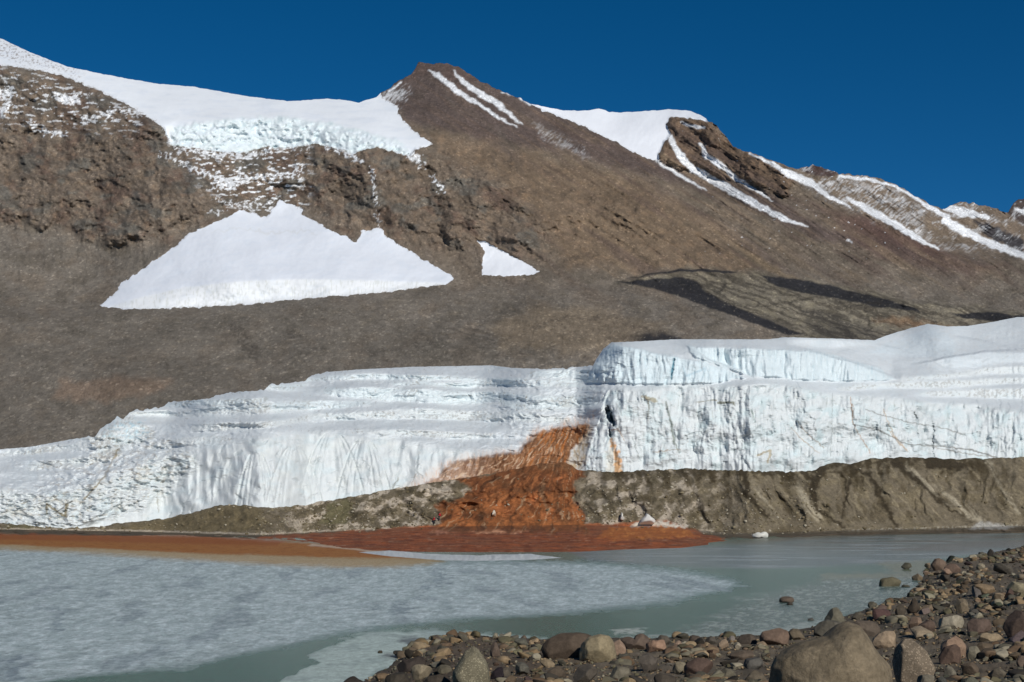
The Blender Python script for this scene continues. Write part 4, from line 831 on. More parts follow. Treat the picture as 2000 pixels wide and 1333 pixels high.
Ysr = (HC - Zs) * F / (Vs - VH)
Xs = (Us - 1000) / F * Ysr
k_ = sstep(0, 30, Ssh)
Zs = Zs + (0.22 * fbm(Xs / 2.2, Ysr / 2.2, 4, 532) + 0.06 * fbm(Xs / 0.4, Ysr / 0.4, 3, 533)) * k_ * np.clip(Ysr / 30, 0.3, 1)
sc_ = np.zeros(Us.shape + (3,)); sc_[:] = s2l((108, 98, 83))
s1 = fbm(Xs / 3, Ysr / 4, 4, 535); s2_ = fbm(Xs / 0.7, Ysr / 0.9, 4, 536)
put(sc_, sstep(0, 0.3, s1) * 0.5, (92, 80, 66)); put(sc_, sstep(0, 0.3, -s1) * 0.4, (66, 60, 52)); put(sc_, (1 - sstep(1040, 1090, Us)) * (0.6 + 0.4 * s2_) * 0.6, (74, 58, 48))
put(sc_, (1 - sstep(0, 8, Ssh)) * 0.6, (50, 46, 40))
sc_ *= (1 + 0.3 * s2_)[..., None]
shore = grid_mesh('shore', np.stack([Xs, Ysr, Zs], -1), np.clip(sc_, 0.01, 0.5), mat=M_shore); tag(shore, kind='structure')

# ------------------------------------------------------------------ rocks
rng = random.Random(11); nrg = np.random.RandomState(12)
_ico = {}
def ico(sub):
    if sub not in _ico:
        bm = bmesh.new(); bmesh.ops.create_icosphere(bm, subdivisions=sub, radius=1)
        co = np.array([v.co[:] for v in bm.verts]); fa = np.array([[v.index for v in f.verts] for f in bm.faces]); bm.free()
        _ico[sub] = (co / np.linalg.norm(co, axis=1, keepdims=True), fa)
    return _ico[sub]
def n3(p, s, seed):
    return (fbm(p[:, 0] * s + 3.1, p[:, 1] * s - 1.7, 3, seed) + fbm(p[:, 1] * s + 5.2, p[:, 2] * s + 2.3, 3, seed + 3) + fbm(p[:, 2] * s - 4.4, p[:, 0] * s + 7.7, 3, seed + 6)) / 1.8
def tri_mesh(name, co, fa, mat, smooth=True):
    me = bpy.data.meshes.new(name)
    me.vertices.add(len(co)); me.vertices.foreach_set('co', np.asarray(co, np.float32).ravel())
    me.loops.add(len(fa) * 3); me.loops.foreach_set('vertex_index', np.asarray(fa, np.int32).ravel())
    me.polygons.add(len(fa)); me.polygons.foreach_set('loop_start', np.arange(0, len(fa) * 3, 3, dtype=np.int32)); me.polygons.foreach_set('loop_total', np.full(len(fa), 3, dtype=np.int32))
    me.polygons.foreach_set('use_smooth', np.full(len(fa), smooth)); me.update(calc_edges=True)
    me.materials.append(mat); return me
def facet(co, n, rs, dmin, dmax, front=False):
    for k in range(n):
        nv = rs.randn(3)
        if front and k % 2 == 0: nv[1] = -abs(nv[1]) - 0.4
        nv /= np.linalg.norm(nv)
        h = co @ nv; d = h.max() * rs.uniform(dmin, dmax)
        ex = np.maximum(h - d, 0); co = co - (ex * 0.96)[:, None] * nv
    return co
def unit_rock(seed, kind, sub=4):
    rs = np.random.RandomState(seed); co, fa = ico(sub); co = co.copy()
    if kind == 'angular': co = facet(co, 18, rs, 0.45, 0.74); am = 0.03
    elif kind == 'block':
        co = np.sign(co) * np.abs(co) ** 0.6; co = facet(co, 14, rs, 0.52, 0.82); am = 0.03
    elif kind == 'flat': co = facet(co, 15, rs, 0.5, 0.8); co[:, 2] *= 0.55; am = 0.04
    else: co = facet(co, 13, rs, 0.62, 0.88); am = 0.06
    d = n3(co, 1.1, seed % 97) * am * 2.2 + n3(co, 3.5, seed % 89 + 20) * am * 0.7
    co = co * (1 + d[:, None])
    co /= np.abs(co).max(0)      # unit half sizes
    return co, fa
KINDS = ('angular', 'block', 'flat', 'rounded')
protos = {k: [] for k in KINDS}
for i, k in enumerate(KINDS):
    for j in range(7):
        co, fa = unit_rock(100 + i * 31 + j, k, 4); protos[k].append(tri_mesh('rock', co, fa, M_rock))
PAL = {'dark brown': (80, 68, 56), 'reddish brown': (100, 82, 68), 'dark grey': (78, 76, 71), 'grey': (98, 94, 84), 'tan': (128, 110, 88), 'pinkish tan': (134, 114, 92), 'olive grey': (94, 90, 74), 'pale grey': (130, 124, 112), 'near-black': (50, 46, 42)}
def dull(c):
    g_ = sum(c) / 3; return tuple((x * 0.66 + g_ * 0.34) * k_ for x, k_ in zip(c, (1.10, 1.06, 0.92))) + (1,)
def add_rock(me, loc, size, rotz, rgb, tilt=(0, 0)):
    o = bpy.data.objects.new('rock', me); scene.collection.objects.link(o)
    o.location = loc; o.scale = size; o.rotation_euler = (tilt[0], tilt[1], rotz)
    c = s2l(rgb); o.color = dull(c)
    return o
hand = []; marks = []
nhand = [0]
def outline_rock(pts, rgb, label, mat=None, seed=None, depth=0.85, sub=5, nf=12, vbase=None, lo=0.72, rough=1.0):
    seed = seed or 700 + nhand[0] * 13; nhand[0] += 1
    P = np.array(pts, float); c = np.array([(P[:, 0].min() + P[:, 0].max()) / 2, (P[:, 1].min() + P[:, 1].max()) / 2])
    vb0 = vbase or P[:, 1].max(); x0, Y0, z0 = ground(c[0], vb0 - 0.12 * (P[:, 1].max() - P[:, 1].min()))
    m = Y0 / F
    co, fa = ico(sub); rs = np.random.RandomState(seed); co = co.copy()
    ph = np.arctan2(co[:, 2], co[:, 0])
    # closed outline radius by angle
    th = np.arctan2(-(P[:, 1] - c[1]), P[:, 0] - c[0]); r = np.hypot(P[:, 0] - c[0], P[:, 1] - c[1]); o_ = np.argsort(th)
    th, r = th[o_], r[o_]; fine = np.linspace(-math.pi, math.pi, 241)
    X = np.interp(fine, np.concatenate([th - 2 * np.pi, th, th + 2 * np.pi]), np.tile(r * np.cos(th), 3)); Z = np.interp(fine, np.concatenate([th - 2 * np.pi, th, th + 2 * np.pi]), np.tile(r * np.sin(th), 3))
    R = np.interp(ph, fine, np.hypot(X, Z))
    s = np.hypot(co[:, 0], co[:, 2]); s2 = np.clip(s, 0, 1) ** 0.8
    D = min(np.ptp(P[:, 0]), np.ptp(P[:, 1]) * 1.5) * 0.5 * depth
    q = np.stack([np.cos(ph) * R * s2, co[:, 1] * D, np.sin(ph) * R * s2], -1)
    q = facet(q, int(nf * 2.3) if nf > 3 else nf, rs, lo - 0.06 if nf > 3 else lo, 0.9, True)
    L = np.hypot(*np.ptp(P, 0)) / 2
    un = q / L
    d = (n3(un, 1.3, seed % 71) * 0.07 + n3(un, 4.0, seed % 67 + 9) * 0.03 + n3(un, 11.0, seed % 61 + 19) * 0.010) * rough
    q = q * (1 + d[:, None])
    q[:, 2] -= np.where(q[:, 2] < 0, 0.15 * np.abs(q[:, 2]), 0)
    me = tri_mesh('rock', q * m, fa, mat or M_rock)
    zc = HC + (VH - c[1]) / F * (Y0)
    o = bpy.data.objects.new('rock', me); scene.collection.objects.link(o)
    o.location = ((c[0] - 1000) / F * Y0, Y0, zc)
    cc = s2l(rgb); o.color = dull(cc)
    tag(o, label, 'rock', 'boulders and stones on the near shore')
    marks.append((c[0], vb0, label))
    hand.append((P[:, 0].min(), P[:, 0].max(), P[:, 1].min(), P[:, 1].max()))
    return o
def box(u0, u1, v0, v1, k=0):
    """a rock outline filling a box, some corners cut"""
    w, h = u1 - u0, v1 - v0
    S = [[(0, .75), (.08, .3), (.35, 0), (.7, .05), (.95, .4), (1, .8), (.8, 1), (.2, 1)], [(0, .6), (.2, .1), (.5, 0), (.85, .2), (1, .65), (.9, 1), (.1, 1)],
         [(0, .85), (.12, .2), (.25, 0), (.8, .1), (1, .55), (.95, 1), (.1, 1)], [(0, .8), (.3, .25), (.62, 0), (.85, .3), (1, .8), (.8, 1), (.15, 1)], [(0, .5), (.05, .1), (.5, 0), (.96, .12), (1, .6), (.9, 1), (.1, .95)]][k % 5]
    return [(u0 + a * w, v0 + b * h) for a, b in S]
outline_rock([(1503, 1300), (1512, 1283), (1540, 1266), (1580, 1254), (1612, 1244), (1636, 1224), (1655, 1218), (1672, 1222), (1690, 1245), (1712, 1272), (1735, 1300), (1748, 1345), (1730, 1400), (1520, 1400), (1503, 1345)], (116, 102, 82), 'largest boulder, a broad brown hump cut by the bottom edge of the photo', mat=M_big, seed=41, nf=3, lo=0.86, depth=0.8, sub=6, rough=1.5)
outline_rock([(920, 1260), (932, 1268), (946, 1285), (958, 1308), (962, 1330), (950, 1352), (890, 1352), (880, 1330), (888, 1305), (905, 1278)], (108, 102, 84), 'speckled grey-brown pyramid-shaped boulder standing on the cobble spit', mat=M_speck, nf=5, lo=0.85)
outline_rock([(1057, 1268), (1066, 1252), (1090, 1239), (1130, 1236), (1156, 1243), (1168, 1260), (1150, 1285), (1090, 1292), (1062, 1284)], (82, 68, 58), 'dark brown domed boulder at the water, left of the pale tan boulder', nf=5, lo=0.86)
outline_rock([(1126, 1278), (1132, 1262), (1150, 1245), (1172, 1239), (1190, 1243), (1203, 1258), (1206, 1280), (1198, 1296), (1160, 1297), (1132, 1290)], (134, 120, 92), 'pale tan rounded boulder at the water beside the dark brown domed one', nf=7, lo=0.84)
outline_rock([(1196, 1256), (1210, 1248), (1221, 1258), (1223, 1272), (1216, 1284), (1198, 1284)], (140, 112, 94), 'small pink stone touching the right side of the pale tan boulder', nf=5, sub=4)
outline_rock([(1206, 1262), (1218, 1246), (1238, 1248), (1252, 1237), (1268, 1242), (1278, 1258), (1262, 1272), (1220, 1272)], (92, 76, 68), 'two-humped dull brown boulder right of the pale tan boulder', nf=6)
outline_rock([(1257, 1260), (1266, 1252), (1298, 1251), (1307, 1262), (1300, 1270), (1264, 1274)], (142, 108, 88), 'flat pink slab with a split left end in the shore row', nf=6, sub=4)
outline_rock([(1110, 1302), (1118, 1288), (1134, 1289), (1158, 1300), (1178, 1318), (1180, 1336), (1150, 1352), (1124, 1345), (1112, 1322)], (86, 78, 72), 'dark grey-brown boulder with a flat slanting face below the pale tan boulder', nf=14, lo=0.6)
outline_rock([(1236, 1284), (1250, 1272), (1270, 1278), (1296, 1296), (1298, 1308), (1280, 1316), (1252, 1314), (1240, 1300)], (84, 76, 72), 'dark grey block with a flat tilted top, below the flat pink slab', nf=14, lo=0.6)
outline_rock([(1479, 1252), (1488, 1234), (1506, 1225), (1526, 1227), (1552, 1243), (1545, 1258), (1500, 1265), (1482, 1260)], (106, 84, 72), 'reddish domed boulder at the water, left of the largest boulder', nf=7)
outline_rock([(1440, 1252), (1448, 1239), (1466, 1238), (1486, 1250), (1482, 1262), (1444, 1262)], (76, 66, 60), 'dark brown stone at the water, left of the reddish domed boulder', nf=9, sub=4)
outline_rock([(1536, 1234), (1548, 1226), (1562, 1230), (1574, 1246), (1560, 1254), (1540, 1250)], (98, 86, 70), 'olive-tan stone peeping out behind the reddish domed boulder', nf=8, sub=4)
outline_rock([(1608, 1220), (1614, 1204), (1624, 1188), (1636, 1183), (1648, 1188), (1656, 1204), (1654, 1222), (1640, 1232), (1615, 1230)], (96, 92, 80), 'upright olive-grey boulder standing at the water above the largest boulder', nf=9, lo=0.74)
outline_rock([(1586, 1236), (1600, 1217), (1622, 1208), (1644, 1216), (1652, 1236), (1620, 1246), (1592, 1244)], (84, 80, 74), 'mottled grey boulder leaning between the upright olive one and the largest boulder', nf=9)
outline_rock([(1655, 1226), (1676, 1212), (1704, 1213), (1724, 1230), (1718, 1246), (1680, 1250)], (90, 78, 70), 'smooth grey-brown slab behind the right shoulder of the largest boulder', nf=7)
outline_rock([(1744, 1295), (1750, 1266), (1766, 1248), (1784, 1246), (1802, 1258), (1812, 1280), (1826, 1306), (1812, 1338), (1780, 1352), (1754, 1335)], (112, 98, 84), 'big tall speckled boulder just right of the largest boulder', mat=M_speck, nf=6, lo=0.84)
outline_rock([(1836, 1268), (1848, 1248), (1862, 1240), (1880, 1250), (1894, 1268), (1884, 1290), (1846, 1290)], (140, 110, 90), 'peach-coloured boulder behind the dark red one', nf=8, lo=0.78)
outline_rock([(1832, 1282), (1846, 1264), (1868, 1259), (1882, 1272), (1880, 1292), (1858, 1302), (1836, 1296)], (88, 68, 60), 'dark red boulder in front of the peach-coloured one', nf=8)
outline_rock([(1887, 1278), (1893, 1264), (1904, 1260), (1914, 1268), (1918, 1284), (1908, 1292), (1892, 1291)], (112, 106, 92), 'round banded grey stone right of the dark red boulder', nf=6, sub=4)
outline_rock([(1824, 1218), (1838, 1205), (1860, 1200), (1878, 1205), (1888, 1216), (1876, 1228), (1836, 1232)], (136, 128, 114), 'pale grey oval boulder in the right-hand boulder field', nf=6)
outline_rock([(1880, 1226), (1890, 1212), (1920, 1208), (1940, 1214), (1944, 1230), (1930, 1240), (1890, 1240)], (92, 74, 68), 'purple-brown flat-topped block right of the pale grey oval boulder', nf=10)
outline_rock([(1960, 1226), (1972, 1204), (1992, 1188), (2016, 1182), (2030, 1230), (2005, 1252), (1970, 1244)], (80, 64, 58), 'large dark maroon boulder cut by the right edge', nf=10, lo=0.7)
outline_rock([(1908, 1244), (1920, 1237), (1950, 1239), (1962, 1248), (1955, 1257), (1918, 1256)], (134, 116, 92), 'long pale tan stone below the purple-brown block', nf=6, sub=4)
outline_rock([(1702, 1256), (1716, 1238), (1738, 1229), (1756, 1236), (1762, 1252), (1745, 1268), (1712, 1270)], (142, 120, 98), 'light tan boulder between the largest boulder and the tall speckled one', nf=9, lo=0.7)
outline_rock([(1771, 1194), (1778, 1180), (1786, 1168), (1793, 1180), (1799, 1194), (1790, 1202), (1776, 1202)], (66, 56, 48), 'dark pointed stone like a small pyramid near the cove', nf=7, sub=4, lo=0.82)
outline_rock([(1858, 1192), (1870, 1176), (1881, 1165), (1894, 1174), (1902, 1190), (1890, 1200), (1866, 1200)], (112, 98, 80), 'angular tan boulder with one shaded side above the pale grey oval boulder', nf=12, lo=0.6)
outline_rock([(1892, 1150), (1910, 1141), (1930, 1140), (1948, 1148), (1952, 1158), (1930, 1163), (1898, 1160)], (124, 102, 76), 'long ochre boulder high in the right-hand boulder field', nf=7, sub=4)
outline_rock([(1962, 1148), (1974, 1135), (1990, 1133), (2008, 1142), (2008, 1162), (1976, 1164)], (128, 118, 94), 'pale tan block at the right edge above the maroon boulder', nf=11, sub=4, lo=0.65)
outline_rock([(1818, 1104), (1826, 1092), (1838, 1089), (1848, 1098), (1850, 1112), (1826, 1117)], (106, 86, 74), 'brown boulder at the head of the cove', nf=8, sub=4)
outline_rock([(1705, 1144), (1718, 1133), (1736, 1128), (1754, 1130), (1764, 1140), (1750, 1148), (1715, 1148)], (96, 90, 70), 'low olive boulder lying in the water at the cove', nf=6, sub=4)
outline_rock([(1760, 1108), (1768, 1099), (1778, 1100), (1782, 1110), (1772, 1114)], (76, 74, 64), 'small dark stone standing in the shallow sandy water', nf=6, sub=4)
outline_rock([(1932, 1110), (1940, 1100), (1960, 1102), (1990, 1116), (1985, 1124), (1945, 1121)], (80, 74, 68), 'dark grey slab near the top of the right-hand boulder field', nf=10, sub=4)
outline_rock([(1928, 1084), (1929, 1075), (1935, 1072), (1941, 1078), (1942, 1087)], (58, 54, 52), 'small black stone on the farthest tip of the shore', nf=6, sub=4)
outline_rock([(664, 1345), (676, 1324), (684, 1319), (704, 1329), (722, 1345), (716, 1356), (670, 1356)], (54, 48, 46), 'black stone at the bottom edge, farthest left of the shore rocks', nf=9, lo=0.7)
outline_rock([(760, 1306), (778, 1296), (812, 1284), (836, 1284), (846, 1300), (842, 1314), (775, 1316)], (58, 50, 48), 'black wet slab on the left end of the spit', nf=9, lo=0.72)
outline_rock([(797, 1320), (800, 1302), (808, 1295), (828, 1296), (846, 1308), (840, 1324), (815, 1332)], (126, 114, 94), 'pale tan block in front of the black wet slab', nf=10, lo=0.7)
outline_rock([(731, 1324), (738, 1316), (750, 1314), (760, 1320), (758, 1330), (738, 1330)], (104, 84, 62), 'small ochre-brown stone below the black wet slab', nf=6, sub=4)
outline_rock([(742, 1334), (756, 1320), (785, 1312), (800, 1320), (806, 1340), (780, 1352), (748, 1348)], (62, 56, 50), 'low dark stone left of the pale tan block', nf=9)
outline_rock([(957, 1286), (959, 1258), (968, 1255), (977, 1259), (979, 1284)], (92, 76, 68), 'upright reddish slab standing on the spit behind the speckled pyramid', nf=7, sub=4)
outline_rock([(1002, 1300), (1010, 1292), (1030, 1296), (1042, 1312), (1034, 1322), (1008, 1320)], (88, 86, 80), 'grey block right of the speckled pyramid boulder', nf=12, lo=0.6)
outline_rock([(824, 1338), (836, 1322), (862, 1316), (880, 1326), (882, 1346), (840, 1352)], (64, 56, 50), 'dark stone touching the left foot of the speckled pyramid', nf=9)
SIMPLE = [((1047, 1090, 1288, 1307), (124, 106, 82), 'tan stone below the dark brown domed boulder'), ((975, 1001, 1296, 1328), (82, 74, 66), 'narrow dark stone between the speckled pyramid and the grey block'),
  ((1310, 1345, 1292, 1316), (120, 110, 92), 'buff stone right of the dark grey block'), ((1405, 1492, 1270, 1296), (92, 78, 68), 'long flat-topped brown slab in the shore row'), ((1447, 1492, 1282, 1312), (82, 80, 80), 'blue-grey stone in front of the long brown slab'),
  ((1330, 1402, 1284, 1322), (88, 68, 62), 'dark red jagged stone in the middle of the shore row'), ((1405, 1440, 1304, 1328), (96, 90, 78), 'olive stone right of the dark red jagged one'), ((1268, 1332, 1316, 1348), (72, 64, 58), 'long dark slab at the bottom edge'),
  ((1440, 1502, 1308, 1340), (92, 82, 70), 'brown stone hard against the left foot of the largest boulder'), ((1790, 1832, 1318, 1350), (104, 98, 88), 'grey stone at the bottom edge, right of the tall speckled boulder'), ((1868, 1922, 1292, 1322), (90, 76, 64), 'brown oblong block below the round banded stone'),
  ((1984, 2016, 1276, 1310), (96, 80, 72), 'brown stone cut by the right edge, on bare gravel'), ((1314, 1334, 1250, 1268), (138, 112, 96), 'small pinkish stone in the shore row, right of the flat pink slab'), ((1400, 1425, 1246, 1270), (138, 116, 96), 'pinkish-tan angular stone left of the dark brown waterside stone'),
  ((1432, 1451, 1254, 1270), (140, 130, 116), 'small off-white stone below the dark brown waterside stone'), ((1344, 1374, 1238, 1260), (80, 68, 62), 'dark domed stone at the water in the middle of the shore row'), ((1374, 1404, 1243, 1262), (76, 70, 66), 'dark grey stone at the water beside the dark domed one'),
  ((1282, 1314, 1241, 1262), (84, 76, 70), 'grey-brown stone at the water behind the flat pink slab'), ((1015, 1030, 1240, 1253), (92, 78, 68), 'single small stone at the water on the back of the spit'), ((1903, 1942, 1254, 1278), (92, 78, 64), 'dull brown stone between the banded stone and the long pale tan stone'),
  ((1060, 1110, 1300, 1330), (82, 70, 60), 'brown flat stone left of the boulder with the slanting face'), ((1180, 1240, 1300, 1335), (104, 98, 86), 'broad greenish-grey stone between the two dark grey blocks'), ((1125, 1180, 1262, 1262.1), None, None),
  ((1740, 1772, 1180, 1206), (74, 66, 58), 'dark low stone left of the small dark pyramid'), ((1800, 1826, 1180, 1198), (116, 98, 80), 'small tan stone right of the small dark pyramid'), ((1694, 1716, 1174, 1190), (82, 78, 68), 'small grey stone at the water by the cove mouth'),
  ((1660, 1692, 1192, 1212), (80, 74, 66), 'dark jagged stone beside the upright olive boulder'), ((1770, 1812, 1205, 1232), (120, 96, 80), 'long pinkish-brown stone sloping down behind the tall speckled boulder'), ((1786, 1836, 1210, 1240), (92, 74, 66), 'reddish-brown slab below the small tan stone'),
  ((1842, 1880, 1100, 1122), (104, 82, 72), 'reddish stone just right of the boulder at the head of the cove'), ((1905, 1928, 1099, 1115), (126, 116, 98), 'off-white rounded stone left of the dark grey slab'), ((1780, 1806, 1120, 1136), (112, 96, 76), 'tan stone at the water on the near side of the cove head'),
  ((1776, 1826, 1318, 1319), None, None), ((1925, 1975, 1300, 1330), (92, 84, 74), 'low gravel-coloured stone right of the oblong block'), ((1840, 1872, 1302, 1330), (106, 100, 90), 'grey split stone below the dark red boulder')]
for k, (bx, c, lb) in enumerate(SIMPLE):
    if c: outline_rock(box(*bx, k), c, lb, nf=10 + k % 4, sub=4, lo=0.66)
# stones standing out in the lake
outline_rock([(1519, 1174), (1528, 1166), (1536, 1164), (1552, 1171), (1550, 1177), (1524, 1179)], (88, 74, 66), 'flat-topped brown stone alone in the open water', nf=6, sub=4)
outline_rock([(1536, 1182), (1540, 1176), (1548, 1179), (1551, 1183)], (60, 54, 50), 'tiny dark stone right in front of the brown stone in the water', nf=5, sub=3)
outline_rock([(736, 1276), (740, 1271), (746, 1271), (749, 1277)], (60, 56, 46), 'tiny dark stone alone on the pale ice left of the spit', nf=5, sub=3)
outline_rock([(1574, 1212), (1580, 1208), (1591, 1209), (1592, 1213)], (72, 72, 72), 'thin grey stone awash near the upright olive boulder', nf=5, sub=3)
outline_rock([(1758, 1146), (1766, 1142), (1776, 1144), (1780, 1148)], (70, 70, 62), 'small stone awash in the cove', nf=5, sub=3)

# scattered individual stones of middling size
zones = [(lambda u, v: u < 1060, 'on the cobble spit at lower left of the shore'), (lambda u, v: u < 1500, 'in the shore row between the spit and the largest boulder'),
         (lambda u, v: v > 1240, 'in the boulder field at the lower right corner'), (lambda u, v: v > 1165, 'in the middle of the right-hand boulder field'), (lambda u, v: True, 'on the far tip of the right-hand boulder field')]
KN = {'angular': 'angular', 'block': 'blocky', 'flat': 'flat', 'rounded': 'rounded'}
def blocked(u, v, w):
    for (a, b_, c_, d_) in hand:
        if a - w * 0.2 < u < b_ + w * 0.2 and c_ < v < d_ + 1: return True
    return False
placed = []; todo = []
cnt = 0; tries = 0
N_IND = 300 - nhand[0]
while cnt < N_IND and tries < 60000:
    tries += 1
    u = rng.uniform(700, 2060); v = rng.uniform(1070, 1350)
    s = v - float(vsh(u))
    if s < 3: continue
    if u < 1040 and s < 55 and rng.random() < 0.85: continue
    w = rng.choice((12, 16, 20, 24, 30, 36, 44)) * (0.42 + 0.75 * (v - 1070) / 280.0) * rng.uniform(0.8, 1.15)
    if u < 1040: w *= 0.8
    if u > 1850 and v > 1290 and rng.random() < 0.7: continue
    if blocked(u, v, w): continue
    if any(abs(u - a) < (w + c_) * 0.36 and abs(v - b_) < (w + c_) * 0.2 for a, b_, c_ in placed): continue
    placed.append((u, v, w))
    kind = rng.choice(('angular', 'angular', 'block', 'block', 'flat', 'rounded')); cn = rng.choice(('dark brown', 'reddish brown', 'dark grey', 'grey', 'grey', 'tan', 'pinkish tan', 'olive grey', 'pale grey', 'near-black', 'reddish brown', 'dark brown'))
    x, Y, z = ground(u, v); m = Y / F
    hw = w * 0.5 * m; hz = hw * {'angular': rng.uniform(.6, .95), 'block': rng.uniform(.5, .75), 'flat': rng.uniform(.25, .45), 'rounded': rng.uniform(.55, .8)}[kind]
    o = add_rock(rng.choice(protos[kind]), (x, Y + hw * 0.4, z + hz * 0.55), (hw, hw * rng.uniform(.7, 1.1), hz), rng.uniform(0, 6.28), [max(20, q + rng.uniform(-9, 9)) for q in PAL[cn]], (rng.uniform(-.3, .3), rng.uniform(-.35, .35)))
    todo.append((o, u, v, w, cn, KN[kind])); cnt += 1
SHORT = [('largest boulder', 'largest boulder'), ('speckled grey-brown pyramid', 'speckled pyramid boulder'), ('dark brown domed boulder at the water', 'dark brown domed boulder'), ('pale tan rounded', 'pale tan rounded boulder'), ('two-humped', 'two-humped brown boulder'), ('flat pink slab with', 'flat pink slab'),
  ('dark grey-brown boulder', 'boulder with the slanting face'), ('dark grey block', 'dark grey tilted block'), ('reddish domed', 'reddish domed boulder'), ('upright olive', 'upright olive boulder'), ('mottled grey', 'mottled grey boulder'), ('smooth grey-brown slab', 'smooth grey-brown slab'), ('big tall speckled', 'tall speckled boulder'),
  ('peach', 'peach-coloured boulder'), ('dark red boulder', 'dark red boulder'), ('round banded', 'round banded stone'), ('pale grey oval', 'pale grey oval boulder'), ('purple-brown', 'purple-brown block'), ('large dark maroon', 'maroon boulder at the edge'), ('long pale tan', 'long pale tan stone'), ('light tan', 'light tan boulder'),
  ('dark pointed', 'small dark pyramid stone'), ('angular tan boulder', 'angular half-shaded tan boulder'), ('long ochre', 'long ochre boulder'), ('pale tan block at', 'pale tan block at the edge'), ('brown boulder at the head', 'brown boulder at the cove head'), ('low olive', 'low olive boulder in the water'), ('dark grey slab near', 'high dark grey slab'),
  ('small black stone', 'black stone on the far tip'), ('black stone at the bottom', 'leftmost black stone'), ('black wet', 'black wet slab'), ('pale tan block in', 'pale tan block by the black slab'), ('upright reddish', 'upright reddish slab'), ('grey block right', 'grey block by the speckled pyramid'), ('long flat-topped', 'long flat-topped slab'),
  ('blue-grey', 'blue-grey stone'), ('dark red jagged', 'dark red jagged stone'), ('long dark slab', 'long dark slab at the bottom'), ('brown oblong', 'brown oblong block'), ('brown stone cut', 'brown stone cut by the edge'), ('single small stone', 'lone stone behind the spit'), ('long pinkish', 'long pinkish-brown stone'), ('off-white rounded', 'off-white rounded stone')]
lm = [(a_, b_, next(sh for k_, sh in SHORT if l_.startswith(k_))) for a_, b_, l_ in marks if any(l_.startswith(k_) for k_, _ in SHORT)]
used = {}
def way(du, dv):
    if abs(du) > 2.2 * abs(dv): return 'right of' if du > 0 else 'left of'
    return ('below' if dv > 0 else 'above') if abs(dv) > 1.2 * abs(du) else (('below and right of' if du > 0 else 'below and left of') if dv > 0 else ('above and right of' if du > 0 else 'above and left of'))
for (o, u, v, w, cn, kn) in todo:
    near = sorted(lm, key=lambda q: math.hypot(q[0] - u, 1.6 * (q[1] - v)))[:4]
    size = 'tiny' if w < 12 else 'small' if w < 20 else 'middling' if w < 32 else 'fairly big'
    opts = []
    for q in near: opts.append('%s %s %s stone %s the %s' % (size, cn, kn, way(u - q[0], v - q[1]), q[2]))
    opts = [x_ for x_ in opts if len(x_.split()) < 17] or opts
    lb = next((x_ for x_ in opts if x_ not in used), opts[0]); used[lb] = 1
    tag(o, lb, 'rock', 'boulders and stones on the near shore')
print('unique', len(used), 'max words', max(len(x_.split()) for x_ in used))
print('individual stones', cnt, nhand[0])

# uncountable cobbles between them, and rubble on the moraine: merged
def scatter_stuff(name, items, mat, sub=2, seed=5):
    rs = np.random.RandomState(seed)
    base = []
    for i in range(14):
        co, fa = unit_rock(900 + i, KINDS[i % 4], sub); base.append((co, fa))
    CO, FA, CL = [], [], []; off = 0
    for (x, y, z, sx, sy, sz, rgb) in items:
        co, fa = base[rs.randint(14)]; a = rs.uniform(0, 6.28); c, s = math.cos(a), math.sin(a)
        q = co * (sx, sy, sz); tl = rs.uniform(-.4, .4); q = np.stack([q[:, 0], q[:, 1] * math.cos(tl) - q[:, 2] * math.sin(tl), q[:, 1] * math.sin(tl) + q[:, 2] * math.cos(tl)], -1)
        q = np.stack([q[:, 0] * c - q[:, 1] * s, q[:, 0] * s + q[:, 1] * c, q[:, 2]], -1) + (x, y, z)
        CO.append(q); FA.append(fa + off); off += len(co); CL.append(np.tile(np.append(s2l(rgb), 1), (len(co), 1)))
    me = tri_mesh(name, np.concatenate(CO), np.concatenate(FA), mat)
    ca = me.color_attributes.new('col', 'FLOAT_COLOR', 'POINT'); ca.data.foreach_set('color', np.concatenate(CL).astype(np.float32).ravel())
    o = bpy.data.objects.new(name, me); scene.collection.objects.link(o); return o
pal = [tuple(((x * 0.85) + 0.15 * sum(c_) / 3) * k_ for x, k_ in zip(c_, (1.04, 1.02, 0.94))) for c_ in PAL.values()]
def cobs(n, lo, hi, sg):
    items = []
    while len(items) < n:
        K = 4000
        u = nrg.uniform(640, 2450, K); v = 1060 + 390 * nrg.rand(K) ** 0.85
        s_ = shore_s(u, v); z = shore_z(u, v)
        for i in range(K):
            if s_[i] < 0.5 or len(items) >= n: continue
            if u[i] < 1040 and hi > 12 and nrg.rand() < 0.7: continue
            if u[i] > 1880 and v[i] > 1290 and nrg.rand() < 0.6: continue
            w = np.clip(nrg.lognormal(0.0, sg) * (lo + hi) / 2, lo, hi) * (0.35 + 0.75 * (v[i] - 1066) / 280.0)
            if blocked(u[i], v[i], w) and hi > 12: continue
            Y = (HC - z[i]) * F / (v[i] - VH); hw = w * 0.5 * Y / F; c = np.array(pal[nrg.randint(len(pal))]) + nrg.uniform(-12, 12)
            items.append(((u[i] - 1000) / F * Y, Y, z[i] + hw * 0.15, hw, hw * nrg.uniform(.6, 1), hw * nrg.uniform(.4, .8), np.clip(c, 20, 200)))
    return items
tag(scatter_stuff('cobbles', cobs(8500, 11, 40, 0.42), M_stones, 3), 'brown and grey cobbles filling the gaps between the shore boulders', 'cobbles', kind='stuff')
tag(scatter_stuff('pebbles', cobs(17000, 3, 10, 0.5), M_stones, 1), 'small pebbles strewn over the gravel between the cobbles', 'pebbles', kind='stuff')
